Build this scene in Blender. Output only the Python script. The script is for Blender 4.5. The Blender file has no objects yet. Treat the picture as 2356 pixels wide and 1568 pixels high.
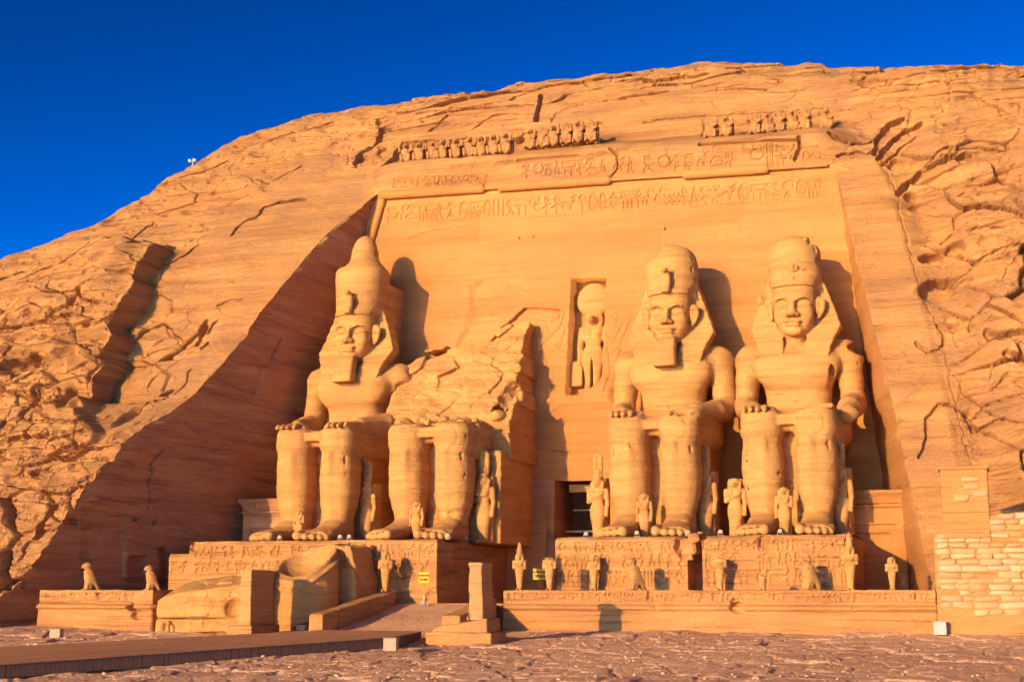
import bpy, math
import numpy as np

# ------------------------------------------------------------------ camera, sky, sun, exposure
SC = bpy.context.scene
COL = SC.collection
PW, PH, PF = 2355.0, 1568.0, 3200.0          # picture units the measurements were taken in, focal length
YAW, HORIZ, EYE = math.radians(18.0), 1357.0, 2.4
PITCH = math.atan((HORIZ - PH / 2) / PF)
cd = bpy.data.cameras.new("camera")
cam = bpy.data.objects.new("camera", cd)
COL.objects.link(cam)
cd.sensor_width = 36.0
cd.lens = 36.0 * PF / PW
cd.clip_start = 0.5
cd.clip_end = 5000
cam.location = (0, 0, EYE)
cam.rotation_euler = (math.pi / 2 + PITCH, 0, YAW)
SC.camera = cam

SUN_AZ, SUN_EL = math.radians(22.0), math.radians(11.5)   # from the left of the facade's normal
sd = bpy.data.lights.new("sun", 'SUN')
sun = bpy.data.objects.new("sun", sd)
COL.objects.link(sun)
sd.energy = 5.0
sd.angle = math.radians(0.5)
sd.color = (1.0, 0.69, 0.335)
# light travels towards (+sin az, +cos az, -tan el)
to_sun = np.array([-math.sin(SUN_AZ) * math.cos(SUN_EL), -math.cos(SUN_AZ) * math.cos(SUN_EL), math.sin(SUN_EL)])
sun.rotation_euler = (math.pi / 2 - SUN_EL, 0, math.pi - SUN_AZ)
from mathutils import Vector
sun.rotation_euler = Vector(to_sun).to_track_quat('Z', 'Y').to_euler()

wd = bpy.data.worlds.new("World")
SC.world = wd
wd.use_nodes = True
nt = wd.node_tree
bg = nt.nodes['Background']
sky = nt.nodes.new('ShaderNodeTexSky')
sky.sky_type = 'NISHITA'
sky.sun_disc = False
sky.sun_elevation = SUN_EL
sky.sun_rotation = math.atan2(to_sun[0], to_sun[1])
sky.air_density = 0.36
sky.dust_density = 0.1
sky.ozone_density = 1.4
hs = nt.nodes.new('ShaderNodeGamma')
hs.inputs['Gamma'].default_value = 2.0
sat = nt.nodes.new('ShaderNodeHueSaturation')
sat.inputs['Saturation'].default_value = 1.10
sat.inputs['Value'].default_value = 1.0
nt.links.new(hs.outputs[0], sat.inputs['Color'])
nt.links.new(sky.outputs[0], hs.inputs['Color'])
nt.links.new(sat.outputs[0], bg.inputs[0])
bg.inputs[1].default_value = 0.072
SC.view_settings.view_transform = 'Standard'
SC.view_settings.look = 'None'
SC.view_settings.gamma = 1.0
SC.view_settings.exposure = 0.33

# ------------------------------------------------------------------ measuring helpers: a sight line meets a plane in the place
_fw = np.array([-math.sin(YAW) * math.cos(PITCH), math.cos(YAW) * math.cos(PITCH), math.sin(PITCH)])
_r = np.array([math.cos(YAW), math.sin(YAW), 0.0])
_u = np.cross(_r, _fw)
_C = np.array([0, 0, EYE])

def ray(x, y):
    return _fw + _r * (x - PW / 2) / PF + _u * (PH / 2 - y) / PF

def onY(x, y, Y):
    d = ray(x, y)
    return _C + d * (Y / d[1])

def onZ(x, y, z):
    d = ray(x, y)
    return _C + d * ((z - EYE) / d[2])

# ------------------------------------------------------------------ noise
def _hash(ix, iy, iz, seed=0):
    h = (ix.astype(np.int64) * 374761393 + iy.astype(np.int64) * 668265263 + iz.astype(np.int64) * 2147483647 + seed * 974711) & 0xFFFFFFFF
    h = ((h ^ (h >> 13)) * 1274126177) & 0xFFFFFFFF
    h = ((h ^ (h >> 16)) * 2246822519) & 0xFFFFFFFF
    h = h ^ (h >> 15)
    return (h & 0xFFFFFF).astype(np.float32) / 16777215.0

def vnoise(x, y, z, seed=0):
    x, y, z = np.broadcast_arrays(np.asarray(x, np.float64), np.asarray(y, np.float64), np.asarray(z, np.float64))
    fx, fy, fz = np.floor(x), np.floor(y), np.floor(z)
    tx, ty, tz = (x - fx), (y - fy), (z - fz)
    tx = tx * tx * tx * (tx * (tx * 6 - 15) + 10)
    ty = ty * ty * ty * (ty * (ty * 6 - 15) + 10)
    tz = tz * tz * tz * (tz * (tz * 6 - 15) + 10)
    r = 0
    for i in (0, 1):
        wx = tx if i else 1 - tx
        for j in (0, 1):
            wy = ty if j else 1 - ty
            for k in (0, 1):
                wz = tz if k else 1 - tz
                r = r + wx * wy * wz * _hash(fx + i, fy + j, fz + k, seed)
    return r * 2 - 1

def fbm(x, y, z, oct=4, seed=0, gain=0.5, lac=2.03, ridge=False):
    a, s, n = 1.0, 0.0, 0.0
    for o in range(oct):
        v = vnoise(x, y, z, seed + o * 17)
        if ridge:
            v = 1 - 2 * np.abs(v)
        s = s + a * v
        n += a
        a *= gain
        x, y, z = x * lac + 3.1, y * lac + 1.7, z * lac + 5.3
    return s / n

def worley(x, y, seed=0, jit=0.9):
    """2-D cells: nearest and second distance and the cell's random number."""
    fx, fy = np.floor(x), np.floor(y)
    d1 = np.full(x.shape, 9.0)
    d2 = np.full(x.shape, 9.0)
    cid = np.zeros(x.shape)
    zz = np.zeros_like(fx)
    for i in (-1, 0, 1):
        for j in (-1, 0, 1):
            cx, cy = fx + i, fy + j
            px = cx + 0.5 + jit * (_hash(cx, cy, zz, seed) - 0.5)
            py = cy + 0.5 + jit * (_hash(cx, cy, zz, seed + 5) - 0.5)
            d = np.hypot(x - px, y - py)
            h = _hash(cx, cy, zz, seed + 9)
            near = d < d1
            d2 = np.where(near, d1, np.minimum(d2, d))
            cid = np.where(near, h, cid)
            d1 = np.where(near, d, d1)
    return d1, d2, cid

def facets(x, y, seed=0, tilt=.5, jit=.95):
    """angular broken blocks: every cell is a flat face with its own height and tilt; also the joint distance"""
    fx, fy = np.floor(x), np.floor(y)
    d1 = np.full(x.shape, 9.0); d2 = np.full(x.shape, 9.0)
    out = np.zeros(x.shape)
    zz = np.zeros_like(fx)
    for i in (-1, 0, 1):
        for j in (-1, 0, 1):
            cx, cy = fx + i, fy + j
            px = cx + .5 + jit * (_hash(cx, cy, zz, seed) - .5)
            py = cy + .5 + jit * (_hash(cx, cy, zz, seed + 5) - .5)
            d = np.maximum(np.abs(x - px) * .85, np.abs(y - py)) * .6 + np.hypot(x - px, y - py) * .4
            v = _hash(cx, cy, zz, seed + 9) - .5 + tilt * ((_hash(cx, cy, zz, seed + 11) - .5) * (x - px) + (_hash(cx, cy, zz, seed + 13) - .35) * (y - py)) * 2
            near = d < d1
            d2 = np.where(near, d1, np.minimum(d2, d))
            out = np.where(near, v, out)
            d1 = np.where(near, d, d1)
    return out, d2 - d1

def sstep(a, b, x):
    t = np.clip((x - a) / (b - a), 0, 1)
    return t * t * (3 - 2 * t)

def cr(keys, vals, z):
    """smooth (monotone) curve through keys"""
    k = np.asarray(keys, float)
    v = np.asarray(vals, float)
    d = np.diff(v) / np.diff(k)
    m = np.zeros_like(v)
    m[0], m[-1] = d[0], d[-1]
    for i in range(1, len(v) - 1):
        m[i] = 0 if d[i - 1] * d[i] <= 0 else 2 * d[i - 1] * d[i] / (d[i - 1] + d[i])
    zc = np.clip(z, k[0], k[-1])
    i = np.clip(np.searchsorted(k, zc) - 1, 0, len(k) - 2)
    h = (k[i + 1] - k[i])
    t = (zc - k[i]) / h
    return ((2 * t**3 - 3 * t**2 + 1) * v[i] + (t**3 - 2 * t**2 + t) * h * m[i] + (-2 * t**3 + 3 * t**2) * v[i + 1] + (t**3 - t**2) * h * m[i + 1])

def poly_sd(px, py, poly):
    """signed distance to a polygon, negative inside"""
    poly = np.asarray(poly, float)
    d = np.full(np.broadcast(px, py).shape, 1e9)
    s = np.ones(d.shape, bool)
    n = len(poly)
    j = n - 1
    for i in range(n):
        ex, ey = poly[j] - poly[i]
        wx, wy = px - poly[i, 0], py - poly[i, 1]
        t = np.clip((wx * ex + wy * ey) / (ex * ex + ey * ey + 1e-12), 0, 1)
        bx, by = wx - ex * t, wy - ey * t
        d = np.minimum(d, bx * bx + by * by)
        c1 = py >= poly[i, 1]
        c2 = py < poly[j, 1]
        c3 = ex * wy > ey * wx
        flip = (c1 & c2 & c3) | (~c1 & ~c2 & ~c3)
        s = s ^ flip
        j = i
    return np.where(s, 1, -1) * np.sqrt(d)

def line_d(px, py, pts):
    d = np.full(np.broadcast(px, py).shape, 1e9)
    for a, b in zip(pts[:-1], pts[1:]):
        ex, ey = b[0] - a[0], b[1] - a[1]
        wx, wy = px - a[0], py - a[1]
        t = np.clip((wx * ex + wy * ey) / (ex * ex + ey * ey + 1e-12), 0, 1)
        d = np.minimum(d, (wx - ex * t) ** 2 + (wy - ey * t) ** 2)
    return np.sqrt(d)

# ------------------------------------------------------------------ meshes and naming
def mk_mesh(name, V, F, mat=None, smooth=True):
    """V (n,3); F (m,4) or (m,3) or list of lists"""
    me = bpy.data.meshes.new(name)
    V = np.asarray(V, np.float32)
    if isinstance(F, np.ndarray):
        m, k = F.shape
        me.vertices.add(len(V))
        me.vertices.foreach_set('co', V.ravel())
        me.loops.add(m * k)
        me.loops.foreach_set('vertex_index', F.astype(np.int32).ravel())
        me.polygons.add(m)
        me.polygons.foreach_set('loop_start', np.arange(0, m * k, k, dtype=np.int32))
        me.polygons.foreach_set('loop_total', np.full(m, k, np.int32))
    else:
        me.from_pydata([tuple(v) for v in V], [], [list(f) for f in F])
    me.update(calc_edges=True)
    me.validate()
    if len(me.polygons):
        me.polygons.foreach_set('use_smooth', np.full(len(me.polygons), smooth, bool))
    if mat is not None:
        me.materials.append(mat)
    return me

def thing(name, label, cat, loc=(0, 0, 0), rotz=0.0, group=None):
    o = bpy.data.objects.new(name, None)
    COL.objects.link(o)
    o.location = loc
    o.rotation_euler = (0, 0, rotz)
    o.empty_display_size = 0.3
    o['label'] = label
    o['category'] = cat
    if group:
        o['group'] = group
    return o

def part(name, me, parent=None, label=None):
    o = bpy.data.objects.new(name, me)
    COL.objects.link(o)
    if parent is not None:
        o.parent = parent
    if label:
        o['label'] = label
    return o

def solo(name, me, label, cat, loc=(0, 0, 0), rotz=0.0, group=None):
    o = part(name, me)
    o.location = loc
    o.rotation_euler = (0, 0, rotz)
    o['label'] = label
    o['category'] = cat
    if group:
        o['group'] = group
    return o

def structure(name, me):
    o = part(name, me)
    o['kind'] = 'structure'
    return o

def kids(o):
    return [c for c in bpy.data.objects if c.parent == o]

def dup(o, loc, rotz=0.0, scale=1.0, label=None, group=None):
    r = o.copy()
    COL.objects.link(r)
    r.location = loc
    r.rotation_euler = (0, 0, rotz)
    r.scale = (scale,) * 3 if np.isscalar(scale) else scale
    if label:
        r['label'] = label
    if group:
        r['group'] = group
    for ch in kids(o):
        c = ch.copy()
        COL.objects.link(c)
        c.parent = r
        for g in kids(ch):
            d = g.copy()
            COL.objects.link(d)
            d.parent = c
    return r

def grid_faces(nr, nc, mask=None, flip=False):
    """quads of an nr x nc vertex grid"""
    i = np.arange(nr * nc).reshape(nr, nc)
    q = np.stack([i[:-1, :-1], i[:-1, 1:], i[1:, 1:], i[1:, :-1]], -1)
    if flip:
        q = q[..., ::-1]
    q = q.reshape(-1, 4)
    if mask is not None:
        q = q[mask.ravel()]
    return q

def compact(V, F):
    used = np.zeros(len(V), bool)
    used[F.ravel()] = True
    idx = np.cumsum(used) - 1
    return V[used], idx[F]

class MB:
    """collects plain solids into one mesh"""
    def __init__(s):
        s.v, s.f = [], []
    def add(s, V, F):
        n = len(s.v)
        s.v += [tuple(float(c) for c in v) for v in V]
        s.f += [[i + n for i in f] for f in F]
        return s
    def box(s, lo, hi, taper=(0, 0), bev=0.0):
        (x0, y0, z0), (x1, y1, z1) = lo, hi
        tx, ty = taper
        if bev <= 0:
            V = [(x0, y0, z0), (x1, y0, z0), (x1, y1, z0), (x0, y1, z0),
                 (x0 + tx, y0 + ty, z1), (x1 - tx, y0 + ty, z1), (x1 - tx, y1 - ty, z1), (x0 + tx, y1 - ty, z1)]
            return s.add(V, [(3, 2, 1, 0), (4, 5, 6, 7), (0, 1, 5, 4), (1, 2, 6, 5), (2, 3, 7, 6), (3, 0, 4, 7)])
        b = bev
        rings = []
        for z, i, t in ((z0, b, 0), (z0 + b, 0, b / (z1 - z0)), (z1 - b, 0, 1 - b / (z1 - z0)), (z1, b, 1)):
            X0, X1, Y0, Y1 = x0 + tx * t + i, x1 - tx * t - i, y0 + ty * t + i, y1 - ty * t - i
            c = b * .7
            rings.append([(X0 + c, Y0, z), (X1 - c, Y0, z), (X1, Y0 + c, z), (X1, Y1 - c, z), (X1 - c, Y1, z), (X0 + c, Y1, z), (X0, Y1 - c, z), (X0, Y0 + c, z)])
        V = sum(rings, [])
        F = [tuple(range(7, -1, -1)), tuple(range(24, 32))]
        for k in range(3):
            for j in range(8):
                F.append((k * 8 + j, k * 8 + (j + 1) % 8, k * 8 + 8 + (j + 1) % 8, k * 8 + 8 + j))
        return s.add(V, F)
    def tube(s, a, b, r0, r1=None, n=10):
        a, b = np.array(a, float), np.array(b, float)
        r1 = r0 if r1 is None else r1
        w = (b - a) / np.linalg.norm(b - a)
        h = np.array([0, 0, 1.0]) if abs(w[2]) < .9 else np.array([1.0, 0, 0])
        p = np.cross(w, h); p /= np.linalg.norm(p)
        q = np.cross(w, p)
        V = []
        for c, r in ((a, r0), (b, r1)):
            for k in range(n):
                t = 2 * math.pi * k / n
                V.append(c + r * (math.cos(t) * p + math.sin(t) * q))
        F = [(k, (k + 1) % n, n + (k + 1) % n, n + k) for k in range(n)]
        F += [tuple(range(n - 1, -1, -1)), tuple(range(n, 2 * n))]
        return s.add(V, F)
    def prism(s, poly, y0, y1):
        """outline in x,z (counter-clockwise seen from -y) given thickness along y"""
        n = len(poly)
        V = [(x, y0, z) for x, z in poly] + [(x, y1, z) for x, z in poly]
        F = [tuple(range(n)), tuple(range(2 * n - 1, n - 1, -1))]
        F += [((k + 1) % n, k, n + k, n + (k + 1) % n) for k in range(n)]
        return s.add(V, F)
    def mesh(s, name, mat, smooth=False):
        return mk_mesh(name, np.array(s.v), s.f, mat, smooth)

# ------------------------------------------------------------------ carved solids: distance fields meshed by surface nets
class Vol:
    def __init__(s, lo, hi, h):
        s.lo, s.h = np.array(lo, float), h
        s.n = [int(math.ceil((b - a) / h)) + 1 for a, b in zip(lo, hi)]
        s.ax = [lo[i] + h * np.arange(s.n[i]) for i in range(3)]
        s.V = np.full(s.n, 5.0, np.float32)
    def _blk(s, lo, hi):
        sl = []
        for i in range(3):
            a = max(0, int(math.floor((lo[i] - s.lo[i]) / s.h)))
            b = min(s.n[i], int(math.ceil((hi[i] - s.lo[i]) / s.h)) + 1)
            sl.append(slice(a, max(a, b)))
        x = s.ax[0][sl[0]][:, None, None]
        y = s.ax[1][sl[1]][None, :, None]
        z = s.ax[2][sl[2]][None, None, :]
        return tuple(sl), x, y, z
    def add(s, fn, lo, hi, k=0.0):
        p = k + 2 * s.h
        sl, x, y, z = s._blk([c - p for c in lo], [c + p for c in hi])
        if 0 in s.V[sl].shape:
            return s
        d = fn(x, y, z)
        a = s.V[sl]
        m = np.minimum(a, d)
        if k > 0:
            q = np.maximum(k - np.abs(a - d), 0) / k
            m = m - q * q * k * .25
        s.V[sl] = m
        return s
    def sub(s, fn, lo, hi, k=0.0):
        p = k + 2 * s.h
        sl, x, y, z = s._blk([c - p for c in lo], [c + p for c in hi])
        if 0 in s.V[sl].shape:
            return s
        d = -fn(x, y, z)
        a = s.V[sl]
        m = np.maximum(a, d)
        if k > 0:
            q = np.maximum(k - np.abs(a - d), 0) / k
            m = m + q * q * k * .25
        s.V[sl] = m
        return s
    def mod(s, fn):
        x, y, z = s.ax[0][:, None, None], s.ax[1][None, :, None], s.ax[2][None, None, :]
        s.V = fn(s.V, x, y, z).astype(np.float32)
        return s
    # shapes
    def ell(s, c, r, k=0.0, sub=False):
        c, r = np.array(c, float), np.array(r, float)
        f = lambda x, y, z: (np.sqrt(((x - c[0]) / r[0]) ** 2 + ((y - c[1]) / r[1]) ** 2 + ((z - c[2]) / r[2]) ** 2) - 1) * r.min()
        return (s.sub if sub else s.add)(f, c - r, c + r, k)
    def cone(s, a, b, ra, rb, k=0.0, sub=False, flat=(1, 1, 1)):
        a, b = np.array(a, float), np.array(b, float)
        w = b - a
        L2 = (w * w).sum()
        fx, fy, fz = flat
        def f(x, y, z):
            t = np.clip(((x - a[0]) * w[0] + (y - a[1]) * w[1] + (z - a[2]) * w[2]) / L2, 0, 1)
            return np.sqrt(((x - a[0] - t * w[0]) / fx) ** 2 + ((y - a[1] - t * w[1]) / fy) ** 2 + ((z - a[2] - t * w[2]) / fz) ** 2) - (ra + (rb - ra) * t)
        m = max(ra, rb) * max(flat)
        return (s.sub if sub else s.add)(f, np.minimum(a, b) - m, np.maximum(a, b) + m, k)
    def box(s, lo, hi, r=0.0, k=0.0, sub=False):
        lo, hi = np.array(lo, float), np.array(hi, float)
        c, e = (lo + hi) / 2, (hi - lo) / 2 - r
        def f(x, y, z):
            qx, qy, qz = np.abs(x - c[0]) - e[0], np.abs(y - c[1]) - e[1], np.abs(z - c[2]) - e[2]
            return np.sqrt(np.maximum(qx, 0) ** 2 + np.maximum(qy, 0) ** 2 + np.maximum(qz, 0) ** 2) + np.minimum(np.maximum(qx, np.maximum(qy, qz)), 0) - r
        return (s.sub if sub else s.add)(f, lo, hi, k)
    def loft(s, ax, keys, c1, c2, r1, r2, n=2.0, k=0.0, sub=False):
        """ellipse-like sections along axis ax; (1,2) are the other two axes in x,y,z order"""
        keys = np.asarray(keys, float)
        ex = lambda v: np.full(len(keys), v, float) if np.isscalar(v) else np.asarray(v, float)
        c1, c2, r1, r2 = ex(c1), ex(c2), ex(r1), ex(r2)
        o = [i for i in range(3) if i != ax]
        def f(x, y, z):
            p = (x, y, z)
            t = p[ax]
            C1, C2, R1, R2 = (cr(keys, v, t) for v in (c1, c2, r1, r2))
            d = ((np.abs((p[o[0]] - C1) / R1) ** n + np.abs((p[o[1]] - C2) / R2) ** n) ** (1 / n) - 1) * np.minimum(R1, R2)
            return np.maximum(d, np.maximum(keys[0] - t, t - keys[-1]))
        lo, hi = np.zeros(3), np.zeros(3)
        lo[ax], hi[ax] = keys[0], keys[-1]
        lo[o[0]], hi[o[0]] = (c1 - r1).min(), (c1 + r1).max()
        lo[o[1]], hi[o[1]] = (c2 - r2).min(), (c2 + r2).max()
        return (s.sub if sub else s.add)(f, lo, hi, k)
    def prism(s, poly, y0, y1, r=0.0, k=0.0, sub=False, slope=0.0):
        """outline in x,z, thickness along y; slope leans the front face back with z"""
        P = np.array(poly, float)
        z0 = P[:, 1].min()
        def f(x, y, z):
            d = poly_sd(x[:, 0, :], z[0, :, :], P)[:, None, :] + r
            q = np.maximum(y0 + slope * (z - z0) - y, y - y1) + r
            return np.minimum(np.maximum(d, q), 0) + np.sqrt(np.maximum(d, 0) ** 2 + np.maximum(q, 0) ** 2) - r
        lo = [P[:, 0].min(), y0, P[:, 1].min()]
        hi = [P[:, 0].max(), y1, P[:, 1].max()]
        return (s.sub if sub else s.add)(f, lo, hi, k)
    def nets(s):
        V = s.V.copy()
        V[0], V[-1], V[:, 0], V[:, -1], V[:, :, 0], V[:, :, -1] = (np.maximum(a, .5 * s.h) for a in (V[0], V[-1], V[:, 0], V[:, -1], V[:, :, 0], V[:, :, -1]))
        ins = V < 0
        nx, ny, nz = V.shape
        cnt = np.zeros((nx - 1, ny - 1, nz - 1), np.int8)
        cs = [(i, j, k) for i in (0, 1) for j in (0, 1) for k in (0, 1)]
        for i, j, k in cs:
            cnt += ins[i:nx - 1 + i, j:ny - 1 + j, k:nz - 1 + k]
        I = np.argwhere((cnt > 0) & (cnt < 8))
        pos = np.zeros((len(I), 3)); num = np.zeros(len(I))
        for c0 in cs:
            for a in range(3):
                if c0[a] == 0:
                    c1 = list(c0); c1[a] = 1
                    v0 = V[I[:, 0] + c0[0], I[:, 1] + c0[1], I[:, 2] + c0[2]]
                    v1 = V[I[:, 0] + c1[0], I[:, 1] + c1[1], I[:, 2] + c1[2]]
                    x = (v0 < 0) != (v1 < 0)
                    t = v0[x] / (v0[x] - v1[x])
                    p = np.tile(np.array(c0, float), (x.sum(), 1))
                    p[:, a] += t
                    pos[x] += p; num[x] += 1
        P = (I + pos / num[:, None]) * s.h + s.lo
        idx = np.full(cnt.shape, -1, np.int64)
        idx[I[:, 0], I[:, 1], I[:, 2]] = np.arange(len(I))
        Q = []
        for a in range(3):
            b, c = (a + 1) % 3, (a + 2) % 3
            s0 = [slice(None)] * 3; s1 = [slice(None)] * 3
            s0[a], s1[a] = slice(0, -1), slice(1, None)
            A, B = ins[tuple(s0)], ins[tuple(s1)]
            E = np.argwhere(A != B)
            E = E[(E[:, b] > 0) & (E[:, c] > 0) & (E[:, b] < V.shape[b] - 1) & (E[:, c] < V.shape[c] - 1)]
            sg = A[E[:, 0], E[:, 1], E[:, 2]]
            q = []
            for db, dc in ((-1, -1), (0, -1), (0, 0), (-1, 0)):
                e = E.copy(); e[:, b] += db; e[:, c] += dc
                q.append(idx[e[:, 0], e[:, 1], e[:, 2]])
            q = np.stack(q, 1)
            q[~sg] = q[~sg][:, ::-1]
            Q.append(q)
        F = np.concatenate(Q)
        return P, F[(F >= 0).all(1)]
    def mesh(s, name, mat, rough=0.0, freq=1.0, seed=0, strata=0.0):
        P, F = s.nets()
        if rough > 0 or strata > 0:
            n = vnormals(P, F)
            d = 0
            if rough > 0:
                d = rough * fbm(P[:, 0] * freq, P[:, 1] * freq, P[:, 2] * freq * 1.6, 3, seed)
            if strata > 0:
                d = d + strata * fbm(P[:, 0] * .25, P[:, 1] * .25, P[:, 2] * 2.6, 3, seed + 3) * (1 - np.abs(n[:, 2]))
            P = P + n * np.asarray(d)[:, None]
        return mk_mesh(name, P, F, mat)

def vnormals(P, F):
    n = np.cross(P[F[:, 2]] - P[F[:, 0]], P[F[:, 3]] - P[F[:, 1]])
    N = np.zeros_like(P)
    for k in range(4):
        for a in range(3):
            N[:, a] += np.bincount(F[:, k], n[:, a], len(P))
    return N / (np.linalg.norm(N, axis=1, keepdims=True) + 1e-9)

# ------------------------------------------------------------------ materials
def sandstone(name, cols, strata=1.0, bump=0.5, fine=1.0, tilt=0.0, rough=0.95, chips=0.0, seams=1.0, blocks=False):
    """weathered bedded stone: tones follow thin beds and patches of stain, grain in the bump"""
    m = bpy.data.materials.new(name)
    m.use_nodes = True
    t = m.node_tree
    N, Lk = t.nodes, t.links
    b = N['Principled BSDF']
    b.inputs['Roughness'].default_value = rough
    b.inputs['Specular IOR Level'].default_value = 0.15
    geo = N.new('ShaderNodeNewGeometry')
    mp = N.new('ShaderNodeMapping')
    mp.inputs['Rotation'].default_value = (0, tilt, 0)
    mp.inputs['Scale'].default_value = (0.09, 0.09, 1.1)
    Lk.new(geo.outputs['Position'], mp.inputs['Vector'])
    n1 = N.new('ShaderNodeTexNoise')
    n1.inputs['Scale'].default_value = strata
    n1.inputs['Detail'].default_value = 6
    n1.inputs['Roughness'].default_value = .62
    Lk.new(mp.outputs[0], n1.inputs['Vector'])
    n2 = N.new('ShaderNodeTexNoise')
    n2.inputs['Scale'].default_value = .32
    n2.inputs['Detail'].default_value = 5
    Lk.new(geo.outputs['Position'], n2.inputs['Vector'])
    ramp = N.new('ShaderNodeValToRGB')
    e = ramp.color_ramp.elements
    e[0].position, e[0].color = .36, (*cols[0], 1)
    e[1].position, e[1].color = .64, (*cols[2], 1)
    x = e.new(.5); x.color = (*cols[1], 1)
    Lk.new(n1.outputs['Fac'], ramp.inputs[0])
    r2 = N.new('ShaderNodeValToRGB')
    r2.color_ramp.elements[0].position = .42
    r2.color_ramp.elements[1].position = .66
    Lk.new(n2.outputs['Fac'], r2.inputs[0])
    mx = N.new('ShaderNodeMix'); mx.data_type = 'RGBA'
    mx.inputs['B'].default_value = (*cols[3], 1)
    sc = N.new('ShaderNodeMath'); sc.operation = 'MULTIPLY'; sc.inputs[1].default_value = .62
    Lk.new(r2.outputs[0], sc.inputs[0])
    Lk.new(sc.outputs[0], mx.inputs['Factor'])
    Lk.new(ramp.outputs[0], mx.inputs['A'])
    # fine grain in the tone
    n3 = N.new('ShaderNodeTexNoise')
    n3.inputs['Scale'].default_value = 9.0
    n3.inputs['Detail'].default_value = 4
    n3.inputs['Roughness'].default_value = .7
    Lk.new(geo.outputs['Position'], n3.inputs['Vector'])
    mr = N.new('ShaderNodeMapRange')
    mr.inputs['From Min'].default_value = .3; mr.inputs['From Max'].default_value = .7
    mr.inputs['To Min'].default_value = .80; mr.inputs['To Max'].default_value = 1.14
    Lk.new(n3.outputs['Fac'], mr.inputs['Value'])
    mu = N.new('ShaderNodeMix'); mu.data_type = 'RGBA'; mu.blend_type = 'MULTIPLY'
    mu.inputs['Factor'].default_value = 1
    Lk.new(mx.outputs['Result'], mu.inputs['A'])
    Lk.new(mr.outputs[0], mu.inputs['B'])
    # thin seams between the beds
    mp4 = N.new('ShaderNodeMapping')
    mp4.inputs['Rotation'].default_value = (0, tilt, 0)
    mp4.inputs['Scale'].default_value = (.16, .16, 5.5)
    Lk.new(geo.outputs['Position'], mp4.inputs['Vector'])
    n6 = N.new('ShaderNodeTexNoise')
    n6.inputs['Scale'].default_value = 1.0; n6.inputs['Detail'].default_value = 5; n6.inputs['Roughness'].default_value = .6
    Lk.new(mp4.outputs[0], n6.inputs['Vector'])
    sm = N.new('ShaderNodeMapRange')
    sm.inputs['From Min'].default_value = .56; sm.inputs['From Max'].default_value = .63
    Lk.new(n6.outputs['Fac'], sm.inputs['Value'])
    s2 = N.new('ShaderNodeMapRange')
    s2.inputs['To Min'].default_value = 1.0; s2.inputs['To Max'].default_value = 1 - .30 * seams
    Lk.new(sm.outputs[0], s2.inputs['Value'])
    mu2 = N.new('ShaderNodeMix'); mu2.data_type = 'RGBA'; mu2.blend_type = 'MULTIPLY'
    mu2.inputs['Factor'].default_value = 1
    Lk.new(mu.outputs['Result'], mu2.inputs['A']); Lk.new(s2.outputs[0], mu2.inputs['B'])
    col = mu2.outputs['Result']
    if blocks:
        # the sawn blocks the wall was re-erected from differ a little in tone
        sx = N.new('ShaderNodeSeparateXYZ'); cx = N.new('ShaderNodeCombineXYZ')
        Lk.new(geo.outputs['Position'], sx.inputs[0])
        Lk.new(sx.outputs['X'], cx.inputs['X']); Lk.new(sx.outputs['Z'], cx.inputs['Y'])
        br = N.new('ShaderNodeTexBrick')
        br.inputs['Scale'].default_value = 1.0
        br.inputs['Brick Width'].default_value = 4.6; br.inputs['Row Height'].default_value = 3.2
        br.inputs['Mortar Size'].default_value = .018; br.inputs['Mortar Smooth'].default_value = .6
        br.inputs['Color1'].default_value = (.90, .89, .88, 1); br.inputs['Color2'].default_value = (1.04, 1.04, 1.03, 1); br.inputs['Mortar'].default_value = (.80, .78, .76, 1)
        Lk.new(cx.outputs[0], br.inputs['Vector'])
        m4 = N.new('ShaderNodeMix'); m4.data_type = 'RGBA'; m4.blend_type = 'MULTIPLY'; m4.inputs['Factor'].default_value = 1
        Lk.new(col, m4.inputs['A']); Lk.new(br.outputs['Color'], m4.inputs['B'])
        col = m4.outputs['Result']
    Lk.new(col, b.inputs['Base Color'])
    # bump: beds + pitting
    mp2 = N.new('ShaderNodeMapping')
    mp2.inputs['Rotation'].default_value = (0, tilt, 0)
    mp2.inputs['Scale'].default_value = (.35, .35, 3.2)
    Lk.new(geo.outputs['Position'], mp2.inputs['Vector'])
    n4 = N.new('ShaderNodeTexNoise')
    n4.inputs['Scale'].default_value = 1.2; n4.inputs['Detail'].default_value = 7; n4.inputs['Roughness'].default_value = .65
    Lk.new(mp2.outputs[0], n4.inputs['Vector'])
    n5 = N.new('ShaderNodeTexNoise')
    n5.inputs['Scale'].default_value = 4.2 * fine; n5.inputs['Detail'].default_value = 6; n5.inputs['Roughness'].default_value = .7
    Lk.new(geo.outputs['Position'], n5.inputs['Vector'])
    ad = N.new('ShaderNodeMath'); ad.operation = 'ADD'
    sq = N.new('ShaderNodeMath'); sq.operation = 'MULTIPLY_ADD'; sq.inputs[1].default_value = -.45 * seams
    Lk.new(sm.outputs[0], sq.inputs[0]); Lk.new(n4.outputs['Fac'], sq.inputs[2])
    Lk.new(sq.outputs[0], ad.inputs[0]); Lk.new(n5.outputs['Fac'], ad.inputs[1])
    hgt = ad.outputs[0]
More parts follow.
